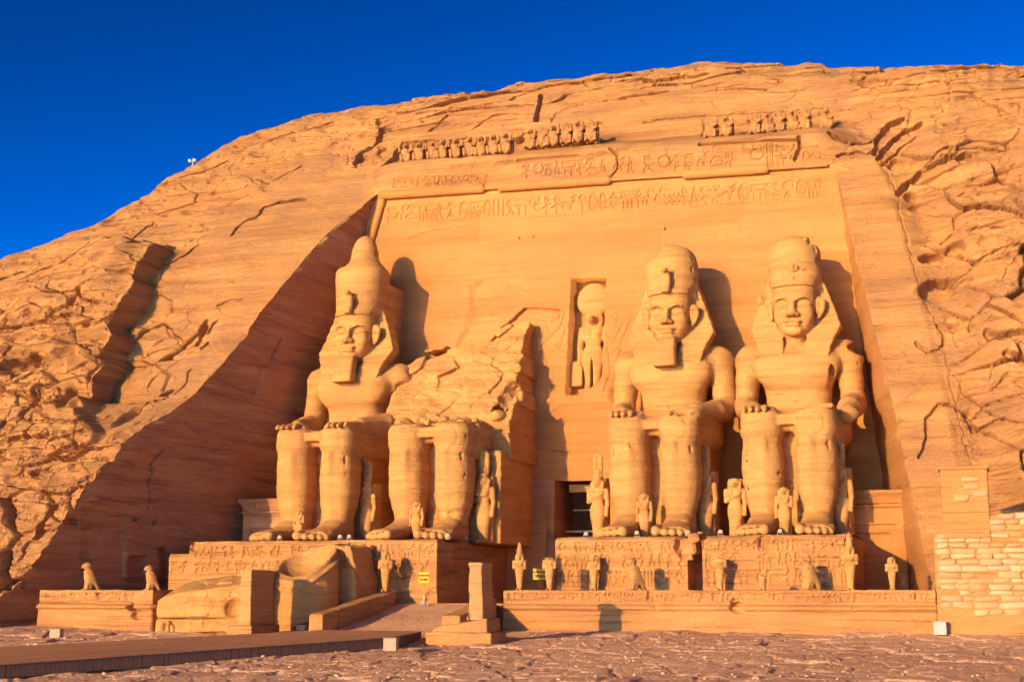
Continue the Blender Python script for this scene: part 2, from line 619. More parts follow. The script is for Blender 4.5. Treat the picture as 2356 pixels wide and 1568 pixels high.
    if chips > 0:
        # short broken cracks and flaked pits along the beds
        mp3 = N.new('ShaderNodeMapping')
        mp3.inputs['Rotation'].default_value = (0, tilt + .12, 0)
        mp3.inputs['Scale'].default_value = (.55, .55, 1.5)
        wn = N.new('ShaderNodeTexNoise'); wn.inputs['Scale'].default_value = 1.3; wn.inputs['Detail'].default_value = 4
        va = N.new('ShaderNodeVectorMath'); va.operation = 'MULTIPLY_ADD'
        va.inputs[1].default_value = (1.6, 1.6, 1.0)
        Lk.new(geo.outputs['Position'], wn.inputs['Vector'])
        Lk.new(wn.outputs['Color'], va.inputs[0]); Lk.new(geo.outputs['Position'], va.inputs[2])
        Lk.new(va.outputs[0], mp3.inputs['Vector'])
        vo = N.new('ShaderNodeTexVoronoi'); vo.feature = 'DISTANCE_TO_EDGE'; vo.inputs['Scale'].default_value = .42
        Lk.new(mp3.outputs[0], vo.inputs['Vector'])
        m1 = N.new('ShaderNodeMapRange'); m1.inputs['From Min'].default_value = 0; m1.inputs['From Max'].default_value = .022
        m1.inputs['To Min'].default_value = -1.3 * chips; m1.inputs['To Max'].default_value = 0
        Lk.new(vo.outputs['Distance'], m1.inputs['Value'])
        ms = N.new('ShaderNodeTexNoise'); ms.inputs['Scale'].default_value = .45; ms.inputs['Detail'].default_value = 3
        Lk.new(geo.outputs['Position'], ms.inputs['Vector'])
        mr2 = N.new('ShaderNodeMapRange'); mr2.inputs['From Min'].default_value = .50; mr2.inputs['From Max'].default_value = .62
        Lk.new(ms.outputs['Fac'], mr2.inputs['Value'])
        mm = N.new('ShaderNodeMath'); mm.operation = 'MULTIPLY'
        Lk.new(m1.outputs[0], mm.inputs[0]); Lk.new(mr2.outputs[0], mm.inputs[1])
        pn = N.new('ShaderNodeTexNoise'); pn.inputs['Scale'].default_value = 2.4; pn.inputs['Detail'].default_value = 5; pn.inputs['Roughness'].default_value = .6
        Lk.new(mp3.outputs[0], pn.inputs['Vector'])
        m3 = N.new('ShaderNodeMapRange'); m3.inputs['From Min'].default_value = .66; m3.inputs['From Max'].default_value = .70
        m3.inputs['To Min'].default_value = 0; m3.inputs['To Max'].default_value = -1.6 * chips
        Lk.new(pn.outputs['Fac'], m3.inputs['Value'])
        a2 = N.new('ShaderNodeMath'); a2.operation = 'ADD'; Lk.new(mm.outputs[0], a2.inputs[0]); Lk.new(m3.outputs[0], a2.inputs[1])
        a3 = N.new('ShaderNodeMath'); a3.operation = 'ADD'; Lk.new(a2.outputs[0], a3.inputs[0]); Lk.new(hgt, a3.inputs[1])
        hgt = a3.outputs[0]
    bp = N.new('ShaderNodeBump')
    bp.inputs['Strength'].default_value = bump
    bp.inputs['Distance'].default_value = .22
    Lk.new(hgt, bp.inputs['Height'])
    Lk.new(bp.outputs[0], b.inputs['Normal'])
    return m

def plain(name, col, rough=.6, metal=0.0, emit=None):
    m = bpy.data.materials.new(name)
    m.use_nodes = True
    t = m.node_tree
    b = t.nodes['Principled BSDF']
    b.inputs['Roughness'].default_value = rough
    b.inputs['Metallic'].default_value = metal
    b.inputs['Specular IOR Level'].default_value = .2
    geo = t.nodes.new('ShaderNodeNewGeometry')
    n = t.nodes.new('ShaderNodeTexNoise')
    n.inputs['Scale'].default_value = 9.0
    n.inputs['Detail'].default_value = 5
    t.links.new(geo.outputs['Position'], n.inputs['Vector'])
    r = t.nodes.new('ShaderNodeValToRGB')
    r.color_ramp.elements[0].position = .3
    r.color_ramp.elements[1].position = .7
    r.color_ramp.elements[0].color = (*[c * .82 for c in col], 1)
    r.color_ramp.elements[1].color = (*[min(1, c * 1.08) for c in col], 1)
    t.links.new(n.outputs['Fac'], r.inputs[0])
    t.links.new(r.outputs[0], b.inputs['Base Color'])
    return m

M_cliff = sandstone('cliff_sandstone', [(.38, .165, .049), (.49, .223, .066), (.55, .265, .082), (.35, .16, .068)], 1.0, .65, 1.9, .05, chips=.9, seams=.18)
M_face = sandstone('dressed_sandstone', [(.42, .178, .048), (.50, .216, .058), (.53, .24, .070), (.46, .185, .06)], .55, .32, 1.6, .0, chips=.12, seams=.45, blocks=True)
M_stat = sandstone('statue_sandstone', [(.47, .22, .061), (.59, .285, .078), (.64, .32, .092), (.50, .225, .072)], 1.5, .55, 2.2, .02, chips=.3, seams=.38)
M_dark = sandstone('reveal_sandstone', [(.38, .155, .064), (.52, .235, .09), (.60, .29, .115), (.47, .18, .075)], 1.1, .6, 1.5, .10, chips=.4, seams=.6)
# ------------------------------------------------------------------ the sandstone hill with the cut recess
YF0, LEAN = 108.0, 0.11                      # foot of the facade plane at z = 6 and how far it leans back
def yfac(z):
    return YF0 + LEAN * (z - 6.0)
def onF(x, y, off=0.0):
    d = ray(x, y)
    return _C + d * ((YF0 - off + LEAN * (EYE - 6)) / (d[1] - LEAN * d[2]))
def xin_l(z):
    return -56.13 + 0.2322 * (z - 6.68)
def xin_r(z):
    return -5.51 - 0.1054 * (z - 6.12)
def zcor(X):
    return 37.4 - (X + 49.0) * (1.0 / 40.3)   # foot of the cornice

ZL = [-1, 0, 2.4, 5.15, 9.4, 13.6, 17.1, 19.8, 26.8, 32.4, 37.4]
YL = [70.5, 73.5, 81.4, 83.4, 85.8, 89.1, 93.9, 96.4, 101.4, 105.8, 111.4]
ZR = [-1, 2.9, 8.3, 14.2, 25.1, 31.9, 36.4]
YR = [94.0, 95.0, 97.1, 99.4, 105.2, 108.6, 111.3]
def yl(z):
    return cr(ZL, YL, z) + np.maximum(z - 37.4, 0) * .82
def yr(z):
    return cr(ZR, YR, z) + np.maximum(z - 36.4, 0) * .80
def xout_l(z):
    zz = np.minimum(z, 37.4)
    return xin_l(zz) - .2126 * (yfac(zz) - yl(zz))
def xout_r(z):
    zz = np.minimum(z, 36.4)
    return xin_r(zz) + .2126 * (yfac(zz) - yr(zz))
def ybase(X, z):
    w = sstep(-49.0, -8.7, X)
    return yl(z) * (1 - w) + yr(z) * w - 2.5 * sstep(-2, 12, X) * sstep(34, 10, z)

SKY = [(-60, 642), (0, 610), (60, 578), (150, 545), (200, 527), (270, 505), (330, 462), (400, 420), (435, 390), (480, 366), (520, 342), (560, 320), (640, 290), (740, 262), (830, 246),
       (930, 238), (1040, 219), (1140, 203), (1250, 192), (1340, 178), (1450, 163), (1560, 152), (1700, 142), (1790, 147), (1895, 153), (1930, 160), (2000, 152), (2120, 151), (2230, 152), (2400, 155)]
def on_hill(x, y, extra=0.0):
    d = ray(x, y)
    t = np.linspace(60, 190, 5000)
    P = _C[None] + d[None] * t[:, None]
    v = P[:, 1] - (ybase(P[:, 0], P[:, 2]) + extra)
    i = np.where((v[:-1] < 0) & (v[1:] >= 0))[0]
    k = i[0] if len(i) else np.argmin(np.abs(v))
    return P[k]
_rg = np.array([on_hill(x, y, 2.6) for x, y in SKY])
def zridge(X):
    z = np.interp(X, _rg[:, 0], _rg[:, 2])
    return z + .35 * vnoise(X * .35, 0 * X, 0 * X + 3.3, 4) + .16 * vnoise(X * 1.4, 0 * X, 0 * X, 5)

def hp(pts):
    """picture points -> (X, z) on the hill"""
    return [tuple(on_hill(x, y)[[0, 2]]) for x, y in pts]

# regions on the hill
PANEL_L = hp([(868, 445), (750, 545), (640, 670), (500, 845), (430, 915), (370, 948), (300, 955), (240, 940), (262, 850), (290, 770), (336, 690), (352, 640), (395, 575), (455, 560), (560, 470), (700, 400), (850, 385)])
MASS_L = hp([(392, 572), (372, 600), (352, 650), (336, 700), (296, 770), (268, 850), (246, 940), (225, 1010), (150, 1120), (0, 1290), (-150, 1290), (-150, 600), (0, 640), (100, 610), (200, 580), (330, 560)])
EDGE_L = hp([(392, 572), (372, 600), (352, 650), (336, 700), (296, 770), (268, 850), (246, 940), (225, 1010), (150, 1120)])
PANEL_R = hp([(1925, 378), (1985, 650), (2060, 960), (2140, 1340), (2235, 1340), (2230, 1060), (2212, 980), (2165, 780), (2110, 640), (2078, 520), (2060, 430), (2012, 350)])
FRIEZE_L = hp([(886, 392), (905, 345), (925, 326), (1180, 316), (1215, 305), (1372, 284), (1378, 330), (1215, 345), (1190, 372), (905, 392)])
FRIEZE_R = hp([(1612, 318), (1620, 290), (1780, 275), (1912, 258), (1918, 298), (1800, 310), (1640, 322)])
CRACKS = [  # picture polyline, half width, depth
    ([(535, 540), (548, 520), (562, 512), (590, 500), (608, 478), (640, 470), (705, 460)], .20, .55),
    ([(820, 378), (826, 352), (850, 335), (868, 318), (880, 294)], .38, 1.1),
    ([(1240, 218), (1242, 240), (1233, 276)], .26, 1.0),
    ([(930, 326), (1000, 322), (1100, 318), (1185, 316), (1215, 304), (1370, 286)], .14, .45),
    ([(1372, 300), (1380, 280), (1365, 284)], .4, .7),
    ([(1480, 282), (1600, 268), (1700, 262), (1910, 250)], .10, .25),
    ([(960, 262), (1060, 250), (1130, 240)], .14, .3), ([(985, 300), (1005, 285), (1030, 262)], .16, .4),
    ([(1085, 296), (1110, 280), (1135, 265), (1190, 262)], .13, .3),
    ([(1420, 182), (1480, 172), (1560, 165)], .20, .7), ([(1500, 192), (1560, 180), (1630, 172)], .18, .6), ([(1650, 205), (1720, 195), (1800, 190)], .1, .25),
    ([(1890, 150), (1898, 164)], .25, .6), ([(1960, 185), (1990, 200)], .16, .4),
    ([(2010, 350), (2018, 318), (2045, 290), (2080, 278)], .28, .9), ([(2016, 362), (2040, 330), (2075, 300), (2120, 288)], .26, .8),
    ([(2030, 372), (2070, 335), (2105, 318)], .16, .4),
    ([(1925, 362), (1960, 352), (2012, 348)], .16, .5), ([(1915, 322), (1945, 332)], .24, .7), ([(1960, 332), (2005, 322)], .16, .5),
    ([(2066, 440), (2082, 418), (2120, 398), (2180, 384), (2230, 372)], .32, 1.0), ([(2180, 362), (2250, 352), (2330, 358)], .16, .5),
    ([(2088, 410), (2150, 372), (2180, 360)], .15, .4),
    ([(2012, 350), (2060, 430), (2078, 520), (2110, 640), (2165, 780), (2212, 980), (2230, 1060)], .08, .10),
    ([(2110, 1050), (2130, 1000), (2126, 962), (2165, 925), (2225, 945)], .12, .4), ([(2105, 790), (2135, 808), (2166, 802), (2170, 765), (2152, 742)], .14, .35),
    ([(2170, 290), (2200, 305)], .18, .4), ([(2240, 225), (2300, 258), (2318, 268)], .2, .4), ([(2240, 620), (2300, 590), (2355, 580)], .14, .4),
    ([(2270, 770), (2300, 800), (2380, 800)], .3, .7), ([(2310, 830), (2370, 850)], .25, .7), ([(2280, 900), (2320, 870)], .15, .3),
    ([(2220, 945), (2240, 985), (2310, 965)], .2, .5), ([(2165, 560), (2200, 540), (2300, 530)], .14, .4),
    ([(335, 812), (390, 798), (452, 790)], .10, .3), ([(470, 735), (455, 765), (448, 790)], .24, .5), ([(492, 742), (478, 762)], .22, .4),
    ([(500, 700), (530, 690), (560, 692)], .1, .25), ([(400, 905), (425, 880), (435, 850)], .09, .2),
    ([(0, 762), (60, 755), (150, 752), (210, 745)], .24, .7), ([(215, 690), (195, 720), (150, 740)], .5, .9), ([(95, 830), (140, 850), (60, 870)], .5, 1.0),
    ([(0, 900), (60, 905), (110, 880)], .4, .9), ([(240, 580), (160, 610), (60, 650)], .14, .4), ([(420, 410), (470, 395), (520, 370)], .14, .4),
    ([(600, 330), (680, 300), (760, 280)], .12, .3), ([(380, 610), (420, 590), (455, 562)], .18, .6), ([(590, 415), (625, 428), (690, 380)], .12, .3),
    ([(870, 282), (862, 276)], .3, .6), ([(460, 800), (470, 790)], .2, .6), ([(375, 905), (390, 898)], .28, .8),
    ([(120, 1165), (95, 1200), (85, 1230)], .35, 1.2), ([(20, 1010), (90, 1000), (160, 960)], .3, .8), ([(60, 1080), (130, 1060), (200, 1030)], .3, .7),
]
CRACKS = [(hp(p), w, d) for p, w, d in CRACKS]
PITS = [((2140, 590), 1.0, .5, 1.2), ((2150, 668), 1.3, 1.1, 1.5), ((2195, 580), .9, .5, .9), ((2090, 445), .5, .5, .8), ((880, 345), .7, .8, .5), ((2330, 790), 1.6, .5, 1.0),
        ((462, 756), .5, .9, .5), ((60, 850), 1.5, .8, 1.2), ((30, 920), 1.2, .7, 1.0), ((180, 930), .8, 1.0, .9), ((290, 960), .7, 1.0, .8), ((350, 1190), .3, .3, .4),
        ((2060, 372), .8, .7, .8)]
PITS = [(hp([c])[0], a, b, d) for c, a, b, d in PITS]

def glyph_strokes(rng, w, h):
    """one carved sign in a w x h box (origin lower left): list of polylines"""
    k = rng.integers(0, 13)
    T = np.linspace(0, 2 * np.pi, 13)
    arc = lambda cx, cy, rx, ry, a=0, b=2 * np.pi: [(cx + rx * math.cos(t), cy + ry * math.sin(t)) for t in np.linspace(a, b, 13)]
    if k == 0: return [[(i * w, 0), (i * w, h)] for i in (.15, .5, .85)]
    if k == 1: return [arc(w / 2, h * .6, w * .45, h * .34)]
    if k == 2: return [[(w * i / 6, h * (.5 + .16 * (-1) ** i)) for i in range(7)], [(w * i / 6, h * (.15 + .1 * (-1) ** i)) for i in range(7)], [(0, h * .9), (w, h * .9)]]
    if k == 3: return [[(w * .1, 0), (w * .3, h), (w * .75, h * .85), (w * .45, h * .5)], [(w * .45, h * .5), (w * .9, 0)]]                # bird-like
    if k == 4: return [arc(w * .5, h * .1, w * .45, h * .5, 0, np.pi), [(w * .05, h * .1), (w * .95, h * .1)], [(w * .1, h * .8), (w * .9, h * .8)]]
    if k == 5: return [[(w * .2, 0), (w * .2, h * .9), (w * .55, h), (w * .6, h * .5), (w * .2, h * .45)]]                                 # reed
    if k == 6: return [arc(w * .5, h * .8, w * .3, h * .18), [(w * .5, h * .62), (w * .5, 0)], [(w * .1, h * .5), (w * .9, h * .5)]]          # looped cross
    if k == 7: return [[(0, h * .9), (w, h * .9), (w, h * .55), (0, h * .55), (0, h * .9)], [(w * .2, 0), (w * .2, h * .4)], [(w * .7, 0), (w * .7, h * .4)]]
    if k == 8: return [arc(w * .3, h * .3, w * .3, h * .28, -.5, 3.6), [(w * .6, h * .3), (w * .95, h), (w * .6, h * .8)]]
    if k == 9: return [[(w * .1, h), (w * .5, h * .75), (w * .3, h * .4), (w * .8, h * .1)], [(w * .8, h), (w * .6, h * .6)]]
    if k == 10: return [arc(w * .5, h * .5, w * .4, h * .5), [(w * .3, h * .7), (w * .7, h * .7)], [(w * .3, h * .45), (w * .7, h * .45)], [(w * .3, h * .25), (w * .7, h * .25)]]
    if k == 11: return [[(w * .2, 0), (w * .5, h), (w * .8, 0)], [(0, h * .1), (w, h * .1)]]
    return [[(w * .5, 0), (w * .5, h * .7)], arc(w * .5, h * .82, w * .22, h * .15), [(0, h * .3), (w, h * .5)]]

def carve_text(H, X, Z, a, b, ha, hb, seed, width=.055, depth=.10, gap=1.12, mess=.9, skip=.12):
    """carve a row of signs between a and b (x,z of the row's foot), heights ha..hb, into height array H over X,Z"""
    rng = np.random.default_rng(seed)
    L = b[0] - a[0]
    s = 0.0
    while s < L:
        t = s / L
        h = ha + (hb - ha) * t
        w = h * rng.uniform(.38, .85)
        if s + w > L + .4: break
        x0, z0 = a[0] + s, a[1] + (b[1] - a[1]) * t
        s += w * gap
        if rng.random() < skip: continue
        stacked = rng.random() < .3
        boxes = [(x0, z0, w, h)] if not stacked else [(x0, z0, w, h * .44), (x0, z0 + h * .54, w, h * .44)]
        m = (X > x0 - .2) & (X < x0 + w + .2) & (Z > z0 - .2) & (Z < z0 + h + .2)
        I = np.where(m)
        if len(I[0]) == 0: continue
        xs, zs = X[I], Z[I]
        cut = np.zeros(len(xs))
        for bx, bz, bw, bh in boxes:
            for pl in glyph_strokes(rng, bw, bh):
                d = line_d(xs - bx, zs - bz, pl)
                cut = np.maximum(cut, 1 - sstep(width * .5, width * 1.7, d))
        H[I] -= cut * depth * mess
    return H

# grid: left | middle (above the cornice) | right
NC_L0, NC_L, NC_M, NC_R, NC_R1 = 24, 700, 460, 190, 24
NR1, NR2, NR3 = 400, 200, 26
sL = np.concatenate([np.linspace(-1.0, 0, NC_L0, endpoint=False), np.linspace(0, 1, NC_L)])      # <0: beyond the picture
t1 = np.linspace(0, 1, NR1)
zcl = 37.4
def left_cols():
    XT = np.where(sL < 0, -99 + sL * 45, -99 + 50.0 * sL)
    ZC = 37.4 - 13.5 * (1 - np.clip(sL, 0, 1)) ** 1.2
    Z = -1 + t1[:, None] * (ZC[None] + 1)
    xo = xout_l(Z)
    X = np.where(sL[None] < 0, -99 + sL[None] * 45, -99 + (xo + 99) * sL[None])
    return X, Z
def right_cols():
    s = np.concatenate([np.linspace(0, 1, NC_R), 1 + np.linspace(.2, 4, NC_R1)])
    ZC = np.full(len(s), 36.4)
    Z = -1 + t1[:, None] * (ZC[None] + 1)
    xo = xout_r(Z)
    X = xo + (9.5 - xo) * s[None]
    return X, Z
XLf, ZLf = left_cols()
XRt, ZRt = right_cols()
sm = np.linspace(0, 1, NC_M + 1)[1:-1]
XM = np.tile(-49.0 + (-8.69 + 49.0) * sm, (NR1, 1))
XM = XLf[-1, -1] + (XRt[-1, 0] - XLf[-1, -1]) * np.tile(sm, (NR1, 1))
ZM = -1 + t1[:, None] * (zcor(XM[-1])[None] + 1)
X1 = np.concatenate([XLf, XM, XRt], 1)
Z1 = np.concatenate([ZLf, ZM, ZRt], 1)
xt = X1[-1]
zc_, zr_ = Z1[-1], zridge(X1[-1])
t2 = np.linspace(0, 1, NR2 + 1)[1:]
Z2 = zc_ + (zr_ - zc_) * t2[:, None]
X2 = np.tile(xt, (NR2, 1))
Xh, Zh = np.concatenate([X1, X2]), np.concatenate([Z1, Z2])
Yh = ybase(Xh, Zh)
Zrid = zridge(Xh)
q = np.clip((Zh - (Zrid - 5)) / 5, 0, 1)
Yh = Yh + 2.6 * q ** 2.5
# shaping, measured outward from the slope
PLm = sstep(.6, -.6, poly_sd(Xh, Zh, PANEL_L))
PRm = sstep(1.2, -1.2, poly_sd(Xh, Zh, PANEL_R))
mid = sstep(-51, -47, Xh) * sstep(-6, -10, Xh)
dz = Zh - zcor(Xh)
MIDm = mid * sstep(-1, 0, dz) * sstep(16, 9, dz)
leftrock = sstep(-56, -64, Xh) * sstep(34, 24, Zh)
rocky = np.clip(.60 + .5 * leftrock - .1 * mid, 0, 1.2) * (1 - .93 * PLm) * (1 - .93 * PRm) * (1 - .80 * MIDm)
Ha = Zh * 1.3
wx = Xh + .9 * fbm(Xh * .16, Ha * .16, 0 * Xh, 4, 31)
wz = Ha + .7 * fbm(Xh * .16 + 9, Ha * .18, 0 * Xh, 4, 32) - Xh * .06
calm = 1 - .65 * np.maximum(MIDm, np.maximum(PLm, PRm))
H = .75 * fbm(Xh * .09, Ha * .12, Yh * 0, 3, 1) * calm
o1, j1 = facets(wx * .13, wz * .26, 3, .5)
o2, j2 = facets(wx * .36 + 3, wz * .66, 8, .6)
o3, j3 = facets(wx * .95, wz * 1.9, 12, .6)
some = sstep(.0, .5, fbm(Xh * .08 + 4, Ha * .10, 0 * Xh, 3, 33))        # joints open only here and there
H += rocky * (.50 * o1 - .30 * some * sstep(.05, 0, j1) + (.08 + .22 * some) * o2 - .14 * some * sstep(.07, 0, j2) + .06 * o3)
lower = leftrock * sstep(33, 20, Zh)
o4, j4 = facets(wx * .20 + 7, wz * .26, 21, .9)
o5, j5 = facets(wx * .52 + 1, wz * .62, 25, .9)
brk = sstep(-.15, .35, fbm(Xh * .10, Ha * .10, 0 * Xh, 3, 27))
H += lower * (1.25 * o4 - .35 * sstep(.06, 0, j4) + brk * (.40 * o5 - .20 * sstep(.08, 0, j5)) + .75 * fbm(Xh * .25, Ha * .3, 0 * Xh, 4, 28))
# thin beds: each stands out or weathers back a little
bed = fbm(Xh * .05, wz * 1.1, Yh * 0, 4, 13)
H += (.06 + .20 * np.clip(rocky, 0, 1)) * bed + (.03 + .10 * np.clip(rocky, 0, 1)) * np.round(2.2 * fbm(Xh * .04 + 3, wz * .8, 0 * Xh, 2, 17))
H += rocky * .12 * fbm(Xh * 1.1, Ha * 1.5, Yh * 0, 4, 14) + (.022 + .02 * rocky) * fbm(Xh * 2.4, Ha * 3.2, Yh * 0, 3, 15)
top = sstep(9, 1, Zrid - Zh) * sstep(-62, -44, Xh)
ot, jt = facets(wx * .15, wz * .75, 19, .4)
H += top * (.85 * ot - .4 * sstep(.06, 0, jt) + .3 * fbm(Xh * .2, Ha * .9, 0 * Xh, 4, 16))
# weathered hollows
for sc_, th_, dep in ((.75, .84, .34), (1.5, .80, .20), (.33, .90, .6)):
    d1, d2, cid = worley(Xh * sc_ * .8 + .3 * wz * sc_ * .3, wz * sc_, int(sc_ * 100))
    rw_ = .17 + .2 * _hash(np.floor(cid * 1e6), 0 * Xh, 0 * Xh, 3)
    H -= dep * sstep(rw_ + .12, rw_ * .5, d1) * (cid > th_) * np.clip(rocky + .12, 0, 1) * (1 - .9 * MIDm)
# the standing mass of rock at the left of the smooth panel
sdm = poly_sd(Xh, Zh, MASS_L) + .8 * fbm(Xh * .35, Ha * .45, 0 * Xh, 4, 41) + .5 * facets(wx * .5, wz * .5, 43, .6)[0]
de = line_d(Xh, Zh, EDGE_L)
H += (2.9 + .9 * fbm(Xh * .3, Ha * .3, 0 * Xh, 3, 45)) * sstep(.2, -.25, sdm) * (1 - .75 * sstep(1, 16, de)) * sstep(10, 20, Zh)
# right of the right panel: a hollow gully and then layered rock with ledges
gx = Xh - np.interp(Zh, [3, 14, 25, 34, 37], [.2, -.9, -2.8, -4.6, -5.6])
RR = sstep(-.1, .5, gx) * sstep(-9, -6, Xh) * sstep(42, 36, Zh)
oR, jR = facets(wx * .22 + 5, (wz + .35 * Xh) * .30, 55, .8)
oS, jS = facets(wx * .5, (wz + .35 * Xh) * .95, 57, .5)
H += RR * (-.55 * np.exp(-((gx - 2.2) / 1.8) ** 2) + 1.3 * sstep(1.5, 5, gx) + sstep(.3, 2.5, gx) * (.85 * oR - .30 * sstep(.06, 0, jR) + .14 * oS + .6 * fbm(Xh * .2, wz * .5, 0 * Xh, 4, 59)))
# cornice shelf over the facade
shelf = np.where(dz < 0, 0, np.where(dz < 2.7, .80 * dz + .30 * sstep(.3, 2.4, dz), 0))
shelf = np.where((dz >= 2.7) & (dz < 4.6), (.80 * 2.7 + .30) * (1 - (dz - 2.7) / 1.9) ** 1.0, shelf)
ero = sstep(-.05, .35, fbm(Xh * .18, Zh * .5, 0 * Xh, 4, 61) + .12)
H += mid * shelf * (.86 + .14 * ero)
LIPS = [([(1610, 332), (1700, 330), (1765, 327), (1838, 326)], .22, .55), ([(1838, 318), (1840, 340), (1828, 366)], .22, .6), ([(1195, 372), (1250, 368), (1330, 362)], .2, .3),
        ([(1405, 345), (1420, 360), (1422, 388), (1405, 410)], .12, .3)]
for p, w, d in LIPS:
    pts = [tuple(onY(x, y, 111.6)[[0, 2]]) for x, y in p]
    H -= d * (1 - sstep(.1 * w, w, line_d(Xh, Zh, pts)))
fr = poly_sd(Xh, Zh, FRIEZE_L)
H -= .95 * sstep(.12, -.2, fr)
H -= .5 * sstep(.15, -.25, poly_sd(Xh, Zh, FRIEZE_R))
for p, w, d in CRACKS:
    P = np.array(p)
    m = (Xh > P[:, 0].min() - 1.5) & (Xh < P[:, 0].max() + 1.5) & (Zh > P[:, 1].min() - 1.5) & (Zh < P[:, 1].max() + 1.5)
    I = np.where(m)
    if len(I[0]):
        x, z = Xh[I] + .22 * fbm(Xh[I] * 1.6, Zh[I] * 1.6, 0 * Xh[I], 3, 71), Zh[I] + .22 * fbm(Xh[I] * 1.6 + 5, Zh[I] * 1.6, 0 * Xh[I], 3, 72)
        dd = line_d(x, z, p)
        H[I] += -d * (1 - sstep(w * .25, w, dd))
for (cx, cz), a, b, d in PITS:
    r = np.hypot((Xh - cx) / a, (Zh - cz) / b) + .35 * fbm(Xh * .9, Zh * .9, 0 * Xh, 3, 81)
    H -= d * sstep(1.1, .6, r)
def zz(x, y, Y=111.3):
    return tuple(onY(x, y, Y)[[0, 2]])
for (a, b, ha, hb, sd_) in (((905, 432), (1122, 421), .75, .75, 3), ((1198, 412), (1400, 398), 1.35, 1.3, 4), ((1412, 398), (1600, 388), 1.4, 1.4, 5), ((1605, 386), (1885, 368), 1.4, 1.4, 6), ((1640, 348), (1830, 342), .5, .5, 7)):
    carve_text(H, Xh, Zh, zz(*a), zz(*b), ha, hb, sd_, width=.065, depth=.13, skip=.06)
# outward direction of the slope
NY, NZ = -1.05, .12
fz = 1 - mid * sstep(3.2, 2.6, dz) * (dz > -1)          # on the cornice the shaping goes straight out
Px, Py, Pz = Xh, Yh + H * (NY * fz - (1 - fz)), Zh + H * NZ * fz
edgeL, edgeR = NC_L0 + NC_L - 1, NC_L0 + NC_L + NC_M - 1
# behind the brow the top runs back
t3 = np.linspace(0, 1, NR3 + 1)[1:] ** 2
Bx = np.tile(xt, (NR3, 1))
By = Py[-1][None] + t3[:, None] * 160
Bz = Pz[-1][None] - t3[:, None] * 6 - .02 * t3[:, None] * 160
V = np.stack([np.concatenate([Px, Bx]), np.concatenate([Py, By]), np.concatenate([Pz, Bz])], -1)
nr, nc = V.shape[:2]
fm = np.ones((nr - 1, nc - 1), bool)
fm[:NR1 - 1, edgeL:edgeR] = False
F = grid_faces(nr, nc, fm)
Vc, Fc = compact(V.reshape(-1, 3), F)
structure('hill', mk_mesh('hill', Vc, Fc, M_cliff, False))
EL = V[:NR1, edgeL]      # rim of the recess, left and right
ER = V[:NR1, edgeR]

# ------------------------------------------------------------------ the facade
fac = thing('temple_facade', 'huge smooth leaning rock facade carved behind the seated colossi, with sign bands and a doorway', 'temple', (-30, 108, 2.4))
def under(o, me, name, label=None):
    for v in (me,):
        v.transform(__import__('mathutils').Matrix.Translation(-o.location))
    return part(name, me, o, label)

nzf, nxf = 640, 860
rz = np.linspace(0, 1, nzf)
XLr, XRr = xin_l, xin_r
sx_ = np.linspace(0, 1, nxf)
ztopL, ztopR = 37.4, 36.4
Zf = -1 + rz[:, None] * (ztopL + (ztopR - ztopL) * sx_[None] + 1)
Xf = xin_l(Zf) - .7 + (xin_r(Zf) - xin_l(Zf) + 1.4) * sx_[None]
G = .05 * fbm(Xf * .3, Zf * .4, 0 * Xf, 4, 101) + .03 * fbm(Xf * .12, Zf * 2.2, 0 * Xf, 4, 102) + .012 * fbm(Xf * 2, Zf * 3, 0 * Xf, 3, 103)
def fz2(x, y):
    p = onF(x, y)
    return (p[0], p[2])
def fcrack(pts, w, d):
    p = [fz2(*c) for c in pts]
    x = Xf + .15 * fbm(Xf * 1.3, Zf * 1.3, 0 * Xf, 3, 110)
    z = Zf + .15 * fbm(Xf * 1.3 + 4, Zf * 1.3, 0 * Xf, 3, 111)
    global G
    G = G - d * (1 - sstep(w * .3, w, line_d(x, z, p)))
fcrack([(1118, 812), (1126, 795), (1140, 775), (1160, 752), (1183, 734), (1205, 712)], .16, .7)
fcrack([(1205, 711), (1235, 710), (1285, 713)], .14, .4)
fcrack([(940, 548), (990, 532), (1040, 524), (1090, 519)], .08, .12)
fcrack([(1215, 1028), (1300, 1040), (1372, 1036)], .10, .2)
fcrack([(1040, 880), (1060, 855), (1110, 800)], .1, .2)
# sawn joints of the re-erected blocks: fine lines
rngj = np.random.default_rng(5)
for z0 in np.arange(8, 36, 3.1):
    G = G - .018 * (1 - sstep(.02, .09, np.abs(Zf - z0 - .004 * (Xf + 30)))) * (fbm(Xf * .2, Zf * .2, 0 * Xf, 2, int(z0)) > -.1)
for x0 in np.arange(-52, -8, 4.3):
    G = G - .018 * (1 - sstep(.02, .09, np.abs(Xf - x0 - 1.3 * (np.floor(Zf / 3.1) % 2)))) * (fbm(Xf * .2, Zf * .2, 0 * Xf, 2, 77) > -.05)
scar = [fz2(*c) for c in [(1085, 655), (1100, 642), (1150, 645), (1190, 655), (1215, 672), (1190, 705), (1130, 730), (1090, 800), (1040, 850), (1060, 760), (1080, 700)]]
sm_ = sstep(.3, -.5, poly_sd(Xf, Zf, scar) + .4 * fbm(Xf * .7, Zf * .7, 0 * Xf, 3, 121))
G -= sm_ * (.22 + .18 * fbm(Xf * .8, Zf * 1.0, 0 * Xf, 4, 122))
for (x, y, r) in ((1195, 548, .10), (1228, 545, .09), (1530, 527, .12), (1330, 520, .06), (1010, 600, .05), (1700, 520, .05)):
    p = fz2(x, y)
    G -= .35 * (1 - sstep(r * .5, r, np.hypot(Xf - p[0], Zf - p[1])))
p0, p1 = fz2(892, 512), fz2(1893, 452)
